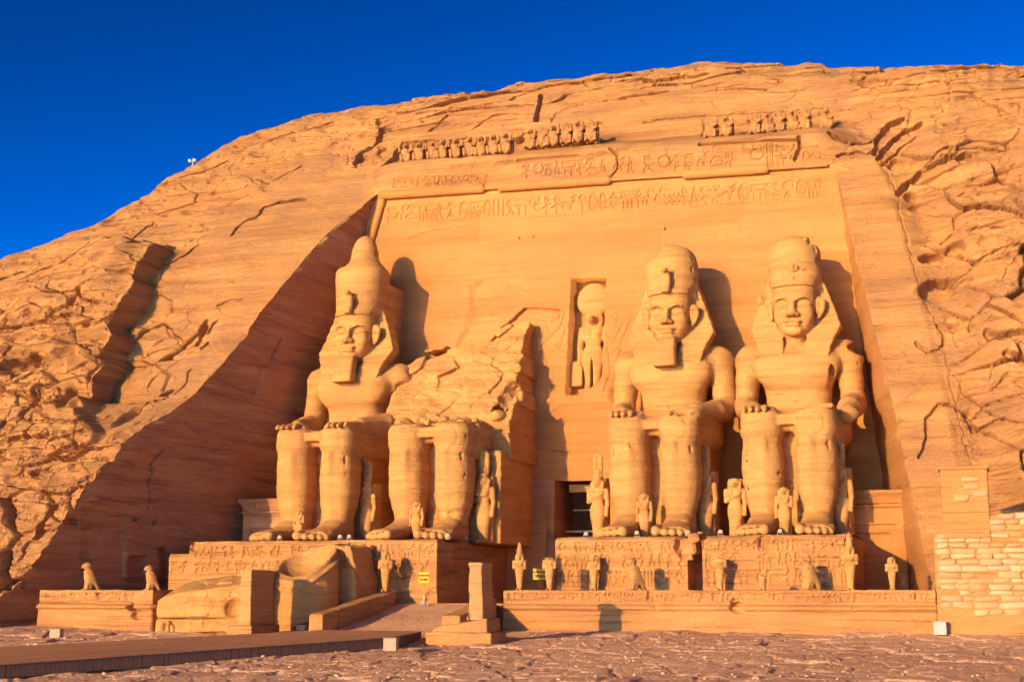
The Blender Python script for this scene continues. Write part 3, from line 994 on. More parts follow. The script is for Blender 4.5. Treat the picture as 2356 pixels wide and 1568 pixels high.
carve_text(G, Xf, Zf, p0, (p1[0], p1[1]), 1.5, 1.5, 12, width=.06, depth=.17, gap=1.08, skip=0)
G -= .05 * (1 - sstep(.03, .1, np.abs(Zf - (p0[1] - .25 + (p1[1] - p0[1]) * (Xf - p0[0]) / (p1[0] - p0[0]))))) * (Xf > p0[0]) * (Xf < p1[0])
# kings making offerings, sunk outline reliefs either side of the niche
REL = [[(1240, 735), (1258, 740), (1262, 762), (1275, 770), (1248, 790), (1236, 830), (1232, 880), (1226, 918)], [(1270, 770), (1288, 755), (1300, 720)], [(1248, 790), (1262, 850), (1258, 915)],
       [(1268, 740), (1284, 735), (1290, 720), (1276, 715)], [(1300, 760), (1288, 800), (1280, 790)],
       [(1402, 730), (1420, 720), (1418, 752), (1404, 760)], [(1398, 770), (1412, 786), (1432, 745)], [(1398, 800), (1404, 850), (1394, 900)], [(1428, 790), (1440, 760), (1452, 735)], [(1430, 800), (1418, 830), (1434, 850)], [(1410, 810), (1425, 800), (1436, 815)]]
for pl in REL:
    p = [fz2(*c) for c in pl]
    G -= .10 * (1 - sstep(.03, .12, line_d(Xf, Zf, p)))
# niche and doorway are real holes
NICHE = [fz2(*c) for c in [(1314, 641), (1393, 640), (1389, 760), (1384, 862), (1375, 880), (1340, 908), (1300, 908)]]
nsd = poly_sd(Xf, Zf, NICHE)
G = np.where(nsd < 0, -1.7 + .05 * fbm(Xf, Zf, 0 * Xf, 3, 9), G)
RUB = [fz2(*c) for c in [(1300, 905), (1340, 905), (1360, 880), (1392, 868), (1420, 880), (1420, 940), (1262, 945), (1285, 918)]]
G += .55 * sstep(.3, -.9, poly_sd(Xf, Zf, RUB)) * (nsd > 0)
DOOR = [fz2(*c) for c in [(1262, 1104), (1375, 1104), (1385, 1360), (1250, 1360)]]
dsd = poly_sd(Xf, Zf, DOOR)
Vf = np.stack([Xf, yfac(Zf) - G, Zf], -1)
dm = (dsd < 0)
dmask = ~(dm[:-1, :-1] & dm[1:, 1:])
under(fac, mk_mesh('facade_wall', *compact(Vf.reshape(-1, 3), grid_faces(nzf, nxf, dmask)), M_face), 'wall')

# roll moulding along the left edge and the top
def swept(path, r, mat, name, n=10, seed=0, chip=0.0):
    path = np.array(path, float)
    K = len(path)
    T = np.gradient(path, axis=0)
    T /= np.linalg.norm(T, axis=1, keepdims=True)
    o = np.array([0, -1.0, 0.1]); 
    A = np.cross(T, o); A /= np.linalg.norm(A, axis=1, keepdims=True)
    B = np.cross(A, T)
    rr = np.full(K, r) if np.isscalar(r) else np.asarray(r)
    ang = np.linspace(0, 2 * np.pi, n, endpoint=False)
    V = path[:, None] + rr[:, None, None] * (np.cos(ang)[None, :, None] * A[:, None] + np.sin(ang)[None, :, None] * B[:, None])
    i = np.arange(K * n).reshape(K, n)
    j = np.roll(i, -1, 1)
    F = np.stack([i[:-1], j[:-1], j[1:], i[1:]], -1).reshape(-1, 4)
    return mk_mesh(name, V.reshape(-1, 3), F, mat)
zs = np.linspace(6, 37.2, 160)
xp = xin_l(zs) + .75
under(fac, swept(np.stack([xp, yfac(zs) - .12 + .03 * fbm(zs, zs * 0, zs * 0, 3, 7), zs], 1), .33 + .03 * fbm(zs * .8, zs * 0, zs * 0, 3, 8), M_face, 'roll'), 'roll_moulding')
xs = np.linspace(-48.6, -9.2, 300)
wear = fbm(xs * .35, xs * 0, xs * 0, 3, 19)
rr = np.where(((xs > -38.7) & (xs < -37.3)) | ((xs > -27.3) & (xs < -21)) | (xs > -14), .16, .42) + .03 * wear
under(fac, swept(np.stack([xs, yfac(zcor(xs)) - .28 + 0 * xs, zcor(xs) - .12], 1), rr, M_face, 'roll'), 'roll_moulding')

# doorway: jambs, dark passage, lintel and gate
a, b = onF(1276, 1104), onF(1366, 1240)
xl, xr, zt = a[0], onF(1372, 1104)[0], a[2]
yd = yfac(zt)
m = MB()
m.box((xl - 2.2, yd - .2, 2.0), (xl, yd + 9, zt + .02))
m.box((xr, yd + .3, 2.0), (xr + 2.2, yd + 9, zt + .02))
m.box((xl - 2.2, yd + .3, zt + .03), (xr + 2.2, yd + 9, zt + 2))
m.box((xl - 2.2, yd + 9.01, 2.0), (xr + 2.2, yd + 9.6, zt + 2))
under(fac, m.mesh('passage', M_dark), 'doorway')
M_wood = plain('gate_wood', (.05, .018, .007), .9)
M_beam = plain('beam_wood', (.50, .24, .05), .6)
M_steel = plain('gate_rail', (.42, .25, .10), .5, .1)
g = MB().box((xl + .75, yd + 1.6, zt - .9), (xr - .01, yd + 2.0, zt - .25), bev=.02)
under(fac, g.mesh('lintel', M_beam), 'lintel')
g = MB()
for k in range(2):
    x0 = xl + .9 + k * ((xr - xl - .9) / 2)
    g.box((x0 + .02, yd + 2.1, 6.9), (x0 + (xr - xl - .9) / 2 - .02, yd + 2.2, zt - .92))
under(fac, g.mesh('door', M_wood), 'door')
for z, h in ((8.8, .10), (7.05, .16), (6.62, .08)):
    under(fac, MB().box((xl + (.9 if z > 8 else .35), yd + 1.95, z), (xr - .012, yd + 2.08, z + h)).mesh('gate_rail', M_steel), 'gate_rail')

# ------------------------------------------------------------------ side walls of the recess
def reveal(edge, xin, ncol, name, label, seed, sg, mat):
    zi = edge[:, 2]
    inner = np.stack([xin(np.minimum(zi, 37.3)) + sg * .02, yfac(zi) + .4, zi], -1)
    s = np.linspace(0, 1, ncol)[None, :, None]
    P = edge[:, None] * (1 - s) + inner[:, None] * s
    Y, Z = P[..., 1], P[..., 2]
    D = .16 * fbm(Y * .2, Z * .25, 0 * Y, 4, seed) + .12 * fbm(Y * .08, (Z + .16 * Y) * 1.0, 0 * Y, 4, seed + 1) + .04 * fbm(Y * .7, Z * 1.5, 0 * Y, 3, seed + 2)
    d1_, d2_, c_ = worley(Y * .16, (Z + .14 * Y) * .26, seed + 3)
    o_, j_ = facets(Y * .10, (Z + .14 * Y) * .34, seed + 4, .4)
    D += .22 * o_ - .04 * sstep(.04, 0, j_) + .06 * np.round(2.5 * fbm(Y * .03, (Z + .15 * Y) * .9, 0 * Y, 2, seed + 5))
    w = sstep(0, .06, s[..., 0]) * sstep(1, .97, s[..., 0])
    return P, D, w
P, D, w = reveal(EL, xin_l, 170, 'side', '', 131, 1, M_dark)
def on_rev(x, y):
    d = ray(x, y)
    t = np.linspace(60, 140, 4000)
    Q = _C[None] + d[None] * t[:, None]
    v = Q[:, 0] - (xin_l(Q[:, 2]) - .2126 * (yfac(Q[:, 2]) - Q[:, 1]))
    i = np.where(np.sign(v[1:]) != np.sign(v[:-1]))[0]
    return (Q[i[0], 1], Q[i[0], 2]) if len(i) else (80, 0)
Yw, Zw = P[..., 1], P[..., 2]
STELA = [([(172, 1132), (310, 1160), (308, 1175), (178, 1150)], .25), ([(190, 1165), (290, 1186), (286, 1335), (186, 1330)], -.28),
         ([(296, 1278), (340, 1278), (340, 1340), (290, 1340)], -.5), ([(368, 1262), (392, 1258), (404, 1345), (366, 1345)], -.6), ([(140, 1188), (178, 1190), (180, 1208), (140, 1202)], -.5),
         ([(305, 1190), (322, 1192), (322, 1200), (306, 1198)], -.5), ([(354, 1195), (366, 1197), (366, 1206), (354, 1206)], -.4), ([(50, 1328), (62, 1330), (64, 1352), (52, 1352)], -.7)]
for pts, d in STELA:
    D += d * sstep(.06, -.12, poly_sd(Yw, Zw, [on_rev(*c) for c in pts]))
for pts, wd_, d in (([(345, 1110), (355, 1060), (375, 1035)], .12, .3), ([(345, 1110), (342, 1180)], .08, .2), ([(620, 840), (650, 780)], .2, .25), ([(500, 905), (700, 960)], .08, .1), ([(560, 700), (800, 790)], .08, .1)):
    D -= d * (1 - sstep(wd_ * .3, wd_, line_d(Yw, Zw, [on_rev(*c) for c in pts])))
P = P.copy(); P[..., 0] += D * w
o = solo('recess_wall', mk_mesh('recess_wall', P.reshape(-1, 3), grid_faces(*P.shape[:2]), M_dark, False), 'tall shaded rock side wall of the recess, left of the first seated colossus', 'rock wall')
P, D, w = reveal(ER, xin_r, 110, 'side', '', 161, -1, M_face)
P = P.copy(); P[..., 0] -= D * w * .6
o = solo('recess_wall', mk_mesh('recess_wall', P.reshape(-1, 3), grid_faces(*P.shape[:2], flip=True), M_face), 'narrow sunlit rock side wall of the recess, right of the last colossus', 'rock wall')

# ------------------------------------------------------------------ ground
gx_ = np.concatenate([[-900, -400, -220, -150, -110], np.linspace(-90, -66, 40), np.linspace(-65.8, 9, 640), np.linspace(9.4, 40, 30), [70, 150, 400, 900]])
gy_ = np.concatenate([[-900, -300, -80, -20, 0, 12], np.linspace(20, 34, 40), np.linspace(34.1, 100, 620), [120, 180, 400, 900]])
GX, GY = np.meshgrid(gx_, gy_)
near = sstep(14, 30, GY) * sstep(104, 96, GY)
GS = .035
def gbase(y):
    return -GS * (87.0 - np.clip(y, 30, 87))
def onG(x, y, h=0.0):
    d = ray(x, y)
    t = (-GS * 87.0 + h - EYE) / (d[2] - GS * d[1])
    return _C + d * t
def ground_h(x, y):
    w1 = worley(x * .42 + .4 * vnoise(x * .3, y * .3, 0 * x, 3), y * .24, 201)
    h = .10 * fbm(x * .12, y * .10, 0 * x, 4, 202) + .07 * fbm(x * .55, y * .30, 0 * x, 4, 203, ridge=True)
    h = h + .09 * (w1[2] - .5) - .05 * sstep(.12, 0, w1[1] - w1[0]) + .035 * fbm(x * 1.7, y * .9, 0 * x, 4, 204)
    o_, j_ = facets(x * .30 + .3 * fbm(x * .4, y * .4, 0 * x, 3, 210), y * .16, 211, .35)
    h = h + .13 * o_ - .07 * sstep(.05, 0, j_)
    o_, j_ = facets(x * 1.1, y * .6, 213, .5)
    h = h + .05 * o_ - .03 * sstep(.08, 0, j_)
    h = h - .16 + .35 * sstep(-50, -66, x) * sstep(64, 84, y)
    return h
GZ = ground_h(GX, GY) * near - .12 * (1 - near) + gbase(GY)
M_ground = sandstone('ground_rock', [(.68, .35, .18), (.82, .44, .22), (.88, .50, .25), (.74, .37, .21)], .9, .8, 1.6, 0, chips=.6, seams=0)
structure('ground', mk_mesh('ground', np.stack([GX, GY, GZ], -1).reshape(-1, 3), grid_faces(*GX.shape), M_ground, False))
# ------------------------------------------------------------------ seated colossi
YS, ZP = 96.8, 5.95                     # shin plane and top of the pedestals

def legs_into(v, k=.25):
    for s in (-1, 1):
        z = [0, .5, 1.2, 2.2, 3.6, 5.2, 6.6, 7.6, 8.3, 8.75]
        rx = np.array([.95, .98, 1.0, 1.18, 1.42, 1.46, 1.36, 1.36, 1.38, 1.30])
        ru = np.array([1.25, 1.2, 1.1, 1.25, 1.55, 1.7, 1.6, 1.5, 1.5, 1.45])
        fr = np.array([.75, .7, .5, .25, .0, -.1, -.08, -.15, -.1, .1])
        v.loft(2, z, s * np.array([1.72, 1.72, 1.74, 1.78, 1.84, 1.86, 1.86, 1.86, 1.86, 1.86]), fr + ru, rx, ru, 2.65)
        v.loft(2, [7.2, 8.0, 8.5, 8.85, 9.0], s * 1.86, [1.4, 1.35, 1.4, 1.6, 2.0], [1.36, 1.38, 1.34, 1.2, .8], [1.5, 1.48, 1.42, 1.25, .8], 3.0, .2)
        # knee cap rim and shin ridge
        v.ell((s * 1.92, -.02, 7.75), (.62, .22, .75), .12)
        for a in range(6):
            t0, t1_ = -.5 + a * .72, -.5 + (a + 1) * .72
            v.cone((s * (1.92 + .74 * math.sin(t0)), -.14, 7.75 - .9 * math.cos(t0)), (s * (1.92 + .74 * math.sin(t1_)), -.14, 7.75 - .9 * math.cos(t1_)), .07, .07, .08, sub=True)
        v.cone((s * 1.6, -.08, 6.6), (s * 1.62, .55, 1.4), .22, .2, .35)
        v.cone((s * 2.75, .3, 6.4), (s * 2.6, .7, 2.6), .10, .08, .15, sub=True)
        # thigh
        v.loft(1, [.7, 2, 4, 6, 8.2], s * np.array([1.86, 1.9, 2.0, 2.05, 2.1]), [7.75, 7.7, 7.75, 7.9, 8.1], [1.25, 1.42, 1.6, 1.75, 1.8], [1.1, 1.3, 1.45, 1.5, 1.5], 2.6, .3)
        # foot and toes
        v.loft(1, [-3.35, -2.2, -.9, .3, 1.6, 2.6], s * np.array([1.95, 1.92, 1.85, 1.78, 1.72, 1.72]), [.36, .46, .60, .85, .9, .8], [1.12, 1.1, 1.05, 1.02, 1.0, .9], [.38, .48, .62, .88, .92, .8], 2.6, .35)
        for t, (dx, u, r) in enumerate(((-.84, -4.1, .36), (-.26, -4.0, .27), (.24, -3.8, .25), (.68, -3.5, .235), (1.06, -3.15, .22))):
            x = s * (1.95 + dx)
            v.cone((x, -2.4, .5), (x + s * .04, u, r + .02), r + .06, r, .08)
            v.ell((x, u - r * .55, r + .16), (r * .7, .12, r * .5), .04)

def throne(v):
    v.box((-3.15, 3.2, -.2), (3.15, 13.2, 7.0), .15)
    v.box((-.95, 2.3, -.2), (.95, 3.6, 8.1), .08)
    v.box((-3.35, 7.8, 6.9), (3.35, 13.2, 9.2), .15)

def lap_into(v):
    v.box((-3.05, .95, 7.4), (3.05, 8.5, 8.75), .35, .35)
    v.box((-.75, .25, 7.75), (.75, 2.0, 8.5), .12, .1)

def hand_into(v, s, x=2.15):
    """flat hand laid on the thigh, fingers over the knee"""
    v.loft(1, [.85, 1.6, 2.6, 3.6], s * np.array([x, x + .05, x + .2, x + .45]), [9.0, 9.05, 9.1, 9.15], [.98, .98, .8, .62], [.26, .32, .38, .45], 2.6, .25)
    for i, (dx, u, r) in enumerate(((-.72, -.12, .21), (-.24, -.32, .22), (.25, -.28, .22), (.72, -.05, .19))):
        xx = s * (x + dx)
        v.cone((xx, 1.2, 9.02), (xx, .15, 9.0), r, r, .06)
        v.cone((xx, .15, 9.0), (xx, u, 8.82), r, r * .9, .06)
    v.cone((s * (x - 1.0), 2.0, 9.0), (s * (x - 1.18), .75, 8.9), .24, .18, .12)

def torso_into(v, arms=(1, 1), bent=()):
    z = [8.3, 9.2, 10.0, 11.0, 12.2, 13.2, 14.0, 14.7, 15.1]
    v.loft(2, z, 0, [8.9, 8.9, 8.95, 8.95, 8.8, 8.85, 9.1, 9.3, 9.4], [2.75, 2.55, 2.42, 2.45, 2.85, 3.35, 3.4, 2.6, 1.6], [2.0, 1.95, 1.95, 2.0, 2.2, 2.25, 2.0, 1.7, 1.4], 2.7, .3)
    for s in (-1, 1):
        v.ell((s * 1.35, 7.15, 12.75), (1.5, .7, 1.1), .9)
        v.ell((s * 3.65, 9.2, 13.65), (1.15, 1.45, 1.25), .6)
        v.cone((s * 1.6, 9.1, 14.5), (s * 3.4, 9.2, 14.2), .9, .75, .5)
        v.cone((s * 3.72, 9.1, 13.5), (s * 3.98, 8.7, 10.2), 1.08, .92, .25, flat=(.92, 1.15, 1))
        if s in arms:
            v.cone((s * 3.98, 8.6, 10.0), (s * 3.55, 6.2, 9.65), .92, .78, .35)
            v.cone((s * 3.55, 6.2, 9.65), (s * 2.7, 3.0, 9.3), .78, .52, .3)
            hand_into(v, s)
    v.ell((0, 6.95, 10.1), (.16, .2, .2), .05, sub=True)
    # belt
    v.loft(2, [8.95, 9.15, 9.45, 9.6], 0, 8.9, [2.72, 2.74, 2.68, 2.6], [2.08, 2.1, 2.06, 2.0], 2.7, .1)

def back_pillar(v, top, w=1.9):
    v.box((-w, 10.2, 7.0), (w, 14.6, top), .12, .2)

def head_vol():
    v = Vol((-2.7, 5.3, 14.3), (2.7, 11.2, 20.3), .06)
    z = [14.4, 15.05, 15.5, 16.1, 16.9, 17.7, 18.5, 19.0, 19.8]
    rx = np.array([.75, .85, 1.15, 1.42, 1.56, 1.62, 1.64, 1.62, 1.58])
    fr = np.array([7.5, 7.1, 6.58, 6.50, 6.58, 6.68, 6.66, 6.70, 6.85])
    ru = (10.2 - fr) / 2
    v.loft(2, z, 0, fr + ru, rx, ru, 2.5)
    for s in (-1, 1):
        v.ell((s * .86, 6.95, 16.75), (.58, .46, .66), .4)                      # cheeks
        v.ell((s * .80, 6.60, 17.52), (.66, .40, .30), .14, sub=True)            # sockets
        v.ell((s * .80, 7.00, 17.48), (.50, .32, .21), .04)                      # eyes
        for a, b, r in (((.30, 6.80, 17.44), (.62, 6.74, 17.69), .055), ((.62, 6.74, 17.69), (1.0, 6.80, 17.68), .055), ((1.0, 6.80, 17.68), (1.36, 7.02, 17.52), .05)):
            v.cone((s * a[0], a[1], a[2]), (s * b[0], b[1], b[2]), r, r, .03)     # upper lid
        v.cone((s * .36, 6.86, 17.36), (s * 1.1, 6.96, 17.32), .04, .03, .03)
        for a, b, r in (((.24, 6.58, 17.86), (.70, 6.50, 18.03), .10), ((.70, 6.50, 18.03), (1.15, 6.66, 17.98), .09), ((1.15, 6.66, 17.98), (1.5, 7.0, 17.78), .06)):
            v.cone((s * a[0], a[1], a[2]), (s * b[0], b[1], b[2]), r, r * .9, .10)  # brow
        v.ell((s * .31, 6.28, 16.66), (.22, .30, .19), .08)                      # nostril wings
        v.ell((s * .18, 6.05, 16.52), (.09, .14, .08), .03, sub=True)
        v.ell((s * .68, 6.48, 16.05), (.12, .16, .13), .1, sub=True)             # mouth corners
        # ear standing out before the headcloth
        v.loft(2, [16.5, 16.7, 17.0, 17.5, 17.95, 18.15], s * np.array([1.74, 1.80, 1.88, 1.96, 1.94, 1.84]), 7.75, [.12, .22, .30, .36, .32, .14], [.12, .15, .18, .2, .18, .1], 2.2, .05)
        v.ell((s * 1.92, 7.50, 17.5), (.22, .18, .36), .05, sub=True)
        v.ell((s * 1.86, 7.55, 16.95), (.12, .12, .2), .05, sub=True)
    v.cone((0, 6.56, 17.8), (0, 6.10, 16.85), .15, .26, .22)                   # nose
    v.ell((0, 5.98, 16.72), (.26, .26, .22), .08)
    v.ell((-.22, 6.36, 16.14), (.40, .24, .13), .06)                             # lips
    v.ell((.22, 6.36, 16.14), (.40, .24, .13), .06)
    v.ell((0, 6.36, 15.88), (.54, .26, .15), .06)
    v.box((-.68, 5.9, 15.99), (.68, 6.34, 16.03), .01, .03, sub=True)
    v.ell((0, 6.34, 15.66), (.42, .12, .09), .10, sub=True)
    v.ell((0, 6.62, 15.42), (.62, .38, .34), .25)
    return v

def nemes_vol(seed=0, dmg=0):
    v = Vol((-4.0, 5.9, 12.6), (4.0, 11.6, 20.6), .085)
    half = [(0, 20.0), (1.95, 20.0), (2.35, 19.0), (2.85, 17.6), (3.28, 16.3), (3.36, 15.9), (3.0, 15.2), (2.7, 14.4), (2.5, 13.4), (2.42, 12.9), (.72, 12.9), (.80, 14.0), (.85, 15.2), (0, 15.4)]
    wing = half + [(-x, z) for x, z in half[::-1] if x > 0]
    W_ = np.array(wing)
    def cloth(x, y, z):
        d = poly_sd(x[:, 0, :], z[0, :, :], W_)[:, None, :] + .08
        fr = cr([12.8, 13.5, 14.4, 15.3, 16.2, 17.2, 18.4, 20.2], [6.42, 6.50, 6.80, 7.30, 7.85, 8.2, 8.4, 8.6], z) + .05 * np.abs(x)
        q = np.maximum(fr - y, y - fr - 1.45) + .08
        return np.minimum(np.maximum(d, q), 0) + np.sqrt(np.maximum(d, 0) ** 2 + np.maximum(q, 0) ** 2) - .08
    v.add(cloth, (-3.4, 6.3, 12.9), (3.4, 10.2, 20.0))
    # hood round the forehead, its lower edge sweeping back to behind the ears
    v.loft(2, [18.95, 19.1, 19.5, 19.9, 20.3], 0, [8.75, 8.72, 8.8, 8.9, 9.0], [1.86, 1.90, 1.96, 2.0, 1.9], [2.18, 2.20, 2.15, 2.05, 1.9], 2.3, .05)
    v.loft(2, [18.92, 19.02, 19.22, 19.34], 0, 8.72, [1.90, 1.95, 1.97, 1.93], [2.22, 2.27, 2.28, 2.22], 2.3, .04)
    for s in (-1, 1):
        # hollow between cheek and cloth
        v.ell((s * 2.0, 7.7, 18.6), (.50, .95, 1.05), .08, sub=True)
    def pleat(V, x, y, z):
        return V + .03 * np.sin(z * 8.5) * ((y < 9.2) & (z < 19.0))
    v.mod(pleat)
    return v

def crown_vol(kind):
    v = Vol((-2.7, 6.2, 19.0), (2.7, 12.0, 27.0), .085)
    if kind == 'double':
        v.loft(2, [19.4, 20, 21, 22, 22.9, 23.2], 0, [9.0, 9.0, 9.05, 9.1, 9.15, 9.2], [1.98, 2.08, 2.14, 2.2, 2.24, 2.1], [2.15, 2.18, 2.2, 2.22, 2.2, 2.0], 2.25)
        v.loft(2, [22.6, 23.2, 23.7, 24.0], 0, [9.2, 9.4, 9.5, 9.5], [2.15, 1.95, 1.55, 1.2], [2.1, 1.9, 1.5, 1.2], 2.1, .15)
        v.loft(2, [22, 23.2, 24.0, 25.0, 25.7, 26.1, 26.3], 0, [9.6, 9.5, 9.5, 9.5, 9.55, 9.6, 9.6], [1.6, 1.45, 1.28, 1.08, .86, .55, .2], [1.6, 1.45, 1.28, 1.08, .86, .55, .2], 2.0, .25)
    else:
        v.loft(2, [19.4, 20, 20.8, 21.7, 22.4, 22.95, 23.2], 0, [9.0, 9.0, 9.05, 9.15, 9.25, 9.3, 9.3], [1.98, 2.04, 2.04, 1.98, 1.82, 1.45, .8], [2.15, 2.16, 2.12, 2.05, 1.85, 1.45, .8], 2.2)
        if kind == 'broken_left':
            v.ell((-2.2, 8.0, 23.4), (1.7, 2.2, 1.5), .4, sub=True)
            v.ell((1.9, 9.5, 23.6), (.7, 2.0, .9), .2, sub=True)
            v.ell((1.2, 7.4, 23.8), (.5, .8, .5), .1, sub=True)
        else:
            v.ell((-2.0, 8.4, 23.7), (1.5, 2.6, 1.2), .3, sub=True)
            v.ell((.3, 6.8, 23.3), (.8, 1.0, .5), .15, sub=True)
            v.box((1.15, 6, 22.35), (3, 13, 25), .1, .15, sub=True)
            v.ell((1.9, 9, 21.0), (.4, 1.2, .5), .15, sub=True)
            v.ell((.6, 7.3, 23.2), (.4, .5, .3), .1, sub=True)
    return v

def beard_vol():
    v = Vol((-1.3, 4.6, 12.9), (1.3, 8.4, 16.1), .07)
    v.loft(2, [13.1, 13.3, 13.9, 14.6, 15.2, 15.5], 0, [5.75, 5.75, 5.95, 6.2, 6.45, 6.7], [.86, .86, .80, .74, .70, .6], [.68, .68, .62, .58, .5, .4], 5)
    v.mod(lambda V, x, y, z: V + .012 * np.sin(z * 13))
    return v

def uraeus_vol(broken=False):
    v = Vol((-.9, 5.6, 18.3), (.9, 8.2, 21.4), .06)
    if broken:
        v.ell((0.1, 6.85, 20.3), (.40, .3, .35)); v.ell((.3, 6.55, 20.35), (.16, .2, .3), .05, sub=True)
        v.ell((-.05, 6.6, 19.3), (.3, .2, .4))
        return v
    v.loft(2, [18.95, 19.2, 19.7, 20.25, 20.6], 0, [6.35, 6.3, 6.32, 6.36, 6.45], [.30, .36, .42, .40, .25], [.36, .38, .32, .26, .2], 2.6)
    v.ell((0, 6.20, 20.68), (.25, .38, .24), .12)
    v.cone((0, 6.5, 20.1), (.5, 7.0, 20.7), .16, .12, .1)
    v.box((-.2, 6.35, 19.0), (.2, 7.6, 20.4), .1, .1)
    return v

def weather(v, seed, n=46, rmax=.30):
    """spalls, chipped edges and the joints of the re-erected blocks"""
    rng = np.random.default_rng(900 + seed)
    P, F = v.nets()
    P = P[P[:, 1] < 9.5]
    for p in P[rng.integers(0, len(P), n)]:
        r = rng.uniform(.10, rmax, 3) * np.array([1.2, .35, .7])
        v.ell(p, r, .05, sub=True)
    if seed == 4:      # the crumbling left shin
        v.mod(lambda V, x, y, z: V + .16 * np.maximum(0, fbm(x * 1.1, y * 1.1, z * 2.6, 4, 950)) * (x < -.2) * sstep(2.2, 3.2, z) * sstep(7.4, 6.4, z) * (y < 3.4))

def colossus(cx, label, crown, beard, torso=True, bent=None, seed=0, beard_cut=False, head_turn=0.0):
    t = thing('colossus', label, 'statue', (cx, YS, ZP), 0, 'seated rock-cut colossi')
    v = Vol((-5.4, -4.8, -.05), (5.4, 12.2, 15.6), .105)
    legs_into(v)
    lap_into(v)
    if torso:
        if bent:
            torso_into(v, arms=(-1,))
            # broken forearm: the elbow stub and a fist-like lump hang past the knee
            v.cone((3.98, 8.6, 10.0), (3.9, 5.0, 9.3), .95, .85, .3)
            v.cone((3.9, 5.2, 9.2), (4.0, 3.2, 8.7), .80, .62, .2)
            v.ell((4.0, 3.1, 8.7), (.7, .6, .6), .15)
            v.ell((4.3, 9.0, 14.2), (.8, 1.2, .5), .2, sub=True)
            v.box((1.3, -.1, 8.75), (3.3, 3.0, 9.15), .2, .2)
            v.ell((2.6, 7.2, 12.0), (.25, .5, 1.0), .15, sub=True)
        else:
            torso_into(v, arms=(-1, 1) if seed != 3 else (-1, 1))
            if seed == 3:   # right hand broken to a ragged stump
                v.ell((2.3, .2, 9.2), (1.1, 1.0, .5), .2, sub=True)
                v.ell((3.0, 1.0, 8.8), (.6, .9, .5), .2)
            if seed == 1:
                # left forearm of the image-right arm lost, stump shows a broken face
                v.ell((4.1, 8.6, 11.0), (1.5, 2.2, 1.75), .12, sub=True)
                v.ell((4.6, 7.6, 12.7), (1.0, 1.2, .75), .1, sub=True)
                v.ell((5.0, 9.0, 14.3), (.6, 1.4, .6), .1, sub=True)
    else:
        v.box((-3.0, 5.5, 7.6), (3.0, 12.5, 9.6), .5, .6)
        v.cone((-2.9, 6.0, 9.6), (-2.3, 8.8, 11.2), .8, 1.0, .4)
        v.ell((-.6, 1.5, 9.2), (1.1, 1.0, .5), .2, sub=True)
        v.ell((-2.4, 1.6, 9.1), (.7, .8, .4), .25)
        v.ell((1.8, 4.0, 9.0), (1.4, 2.0, .5), .4)
    weather(v, seed)
    def beds(V, x, y, z):
        return V + .05 * np.maximum(0, fbm(0 * z + x * .05, 0 * x + y * .05, z * 1.5 + x * .04, 2, seed + 300)) * (z > .8)
    v.mod(beds)
    part('body', v.mesh('body', M_stat, .05, 1.3, seed, .05), t)
    v = Vol((-3.6, 2.0, -.1), (3.6, 14.9, 22.6 if torso else 11.5), .12)
    throne(v)
    if torso:
        back_pillar(v, 22.2 if crown == 'double' else 21.0, 1.95)
        if crown != 'double':
            v.ell((1.9, 12.0, 21.6), (.8, 3, 1.6), .2, sub=True)
            v.ell((2.2, 12, 18.4), (.5, 3, .8), .15, sub=True)
            v.ell((-2.0, 12, 21.2), (.9, 3, 1.3), .2, sub=True)
    part('throne', v.mesh('throne', M_stat, .06, .8, seed + 7, .03), t)
    if not torso:
        return t
    h = part('head', head_vol().mesh('head', M_stat, .015, 2.0, seed, .008), t)
    nv = nemes_vol()
    if seed == 4:
        nv.ell((-3.3, 8.5, 19.0), (.9, 2.5, 1.5), .2, sub=True)
        nv.ell((-2.6, 8.8, 18.3), (.35, .6, .5), .15)
    part('headcloth', nv.mesh('headcloth', M_stat, .04, 1.2, seed + 11, .015), t)
    cv = crown_vol(crown)
    weather(cv, seed + 20, 5 if crown == 'double' else 24, .22 if crown == 'double' else .45)
    part('crown', cv.mesh('crown', M_stat, .06, .9, seed + 13, .02), t)
    part('cobra', uraeus_vol(seed == 4).mesh('cobra', M_stat, .02, 2, seed + 15), t, 'broken stump of the brow cobra' if seed == 4 else None)
    if beard:
        part('beard', beard_vol().mesh('beard', M_stat, .03, 1.4, seed + 17), t)
    return t

colossus(-47.75, 'sunlit seated king with tall knobbed crown and long beard, next to the shaded side wall', 'double', True, seed=1)
broken = colossus(-38.3, 'broken seated king with only shins, lap and a jagged wedge of rock left', None, False, torso=False, seed=2)
colossus(-21.1, 'bearded seated king with worn crown, right beside the doorway and the niche', 'broken_left', True, seed=3)
colossus(-11.55, 'beardless seated king with broken chin and chipped crown, farthest from the long shaded wall', 'chipped', False, bent=True, seed=4)

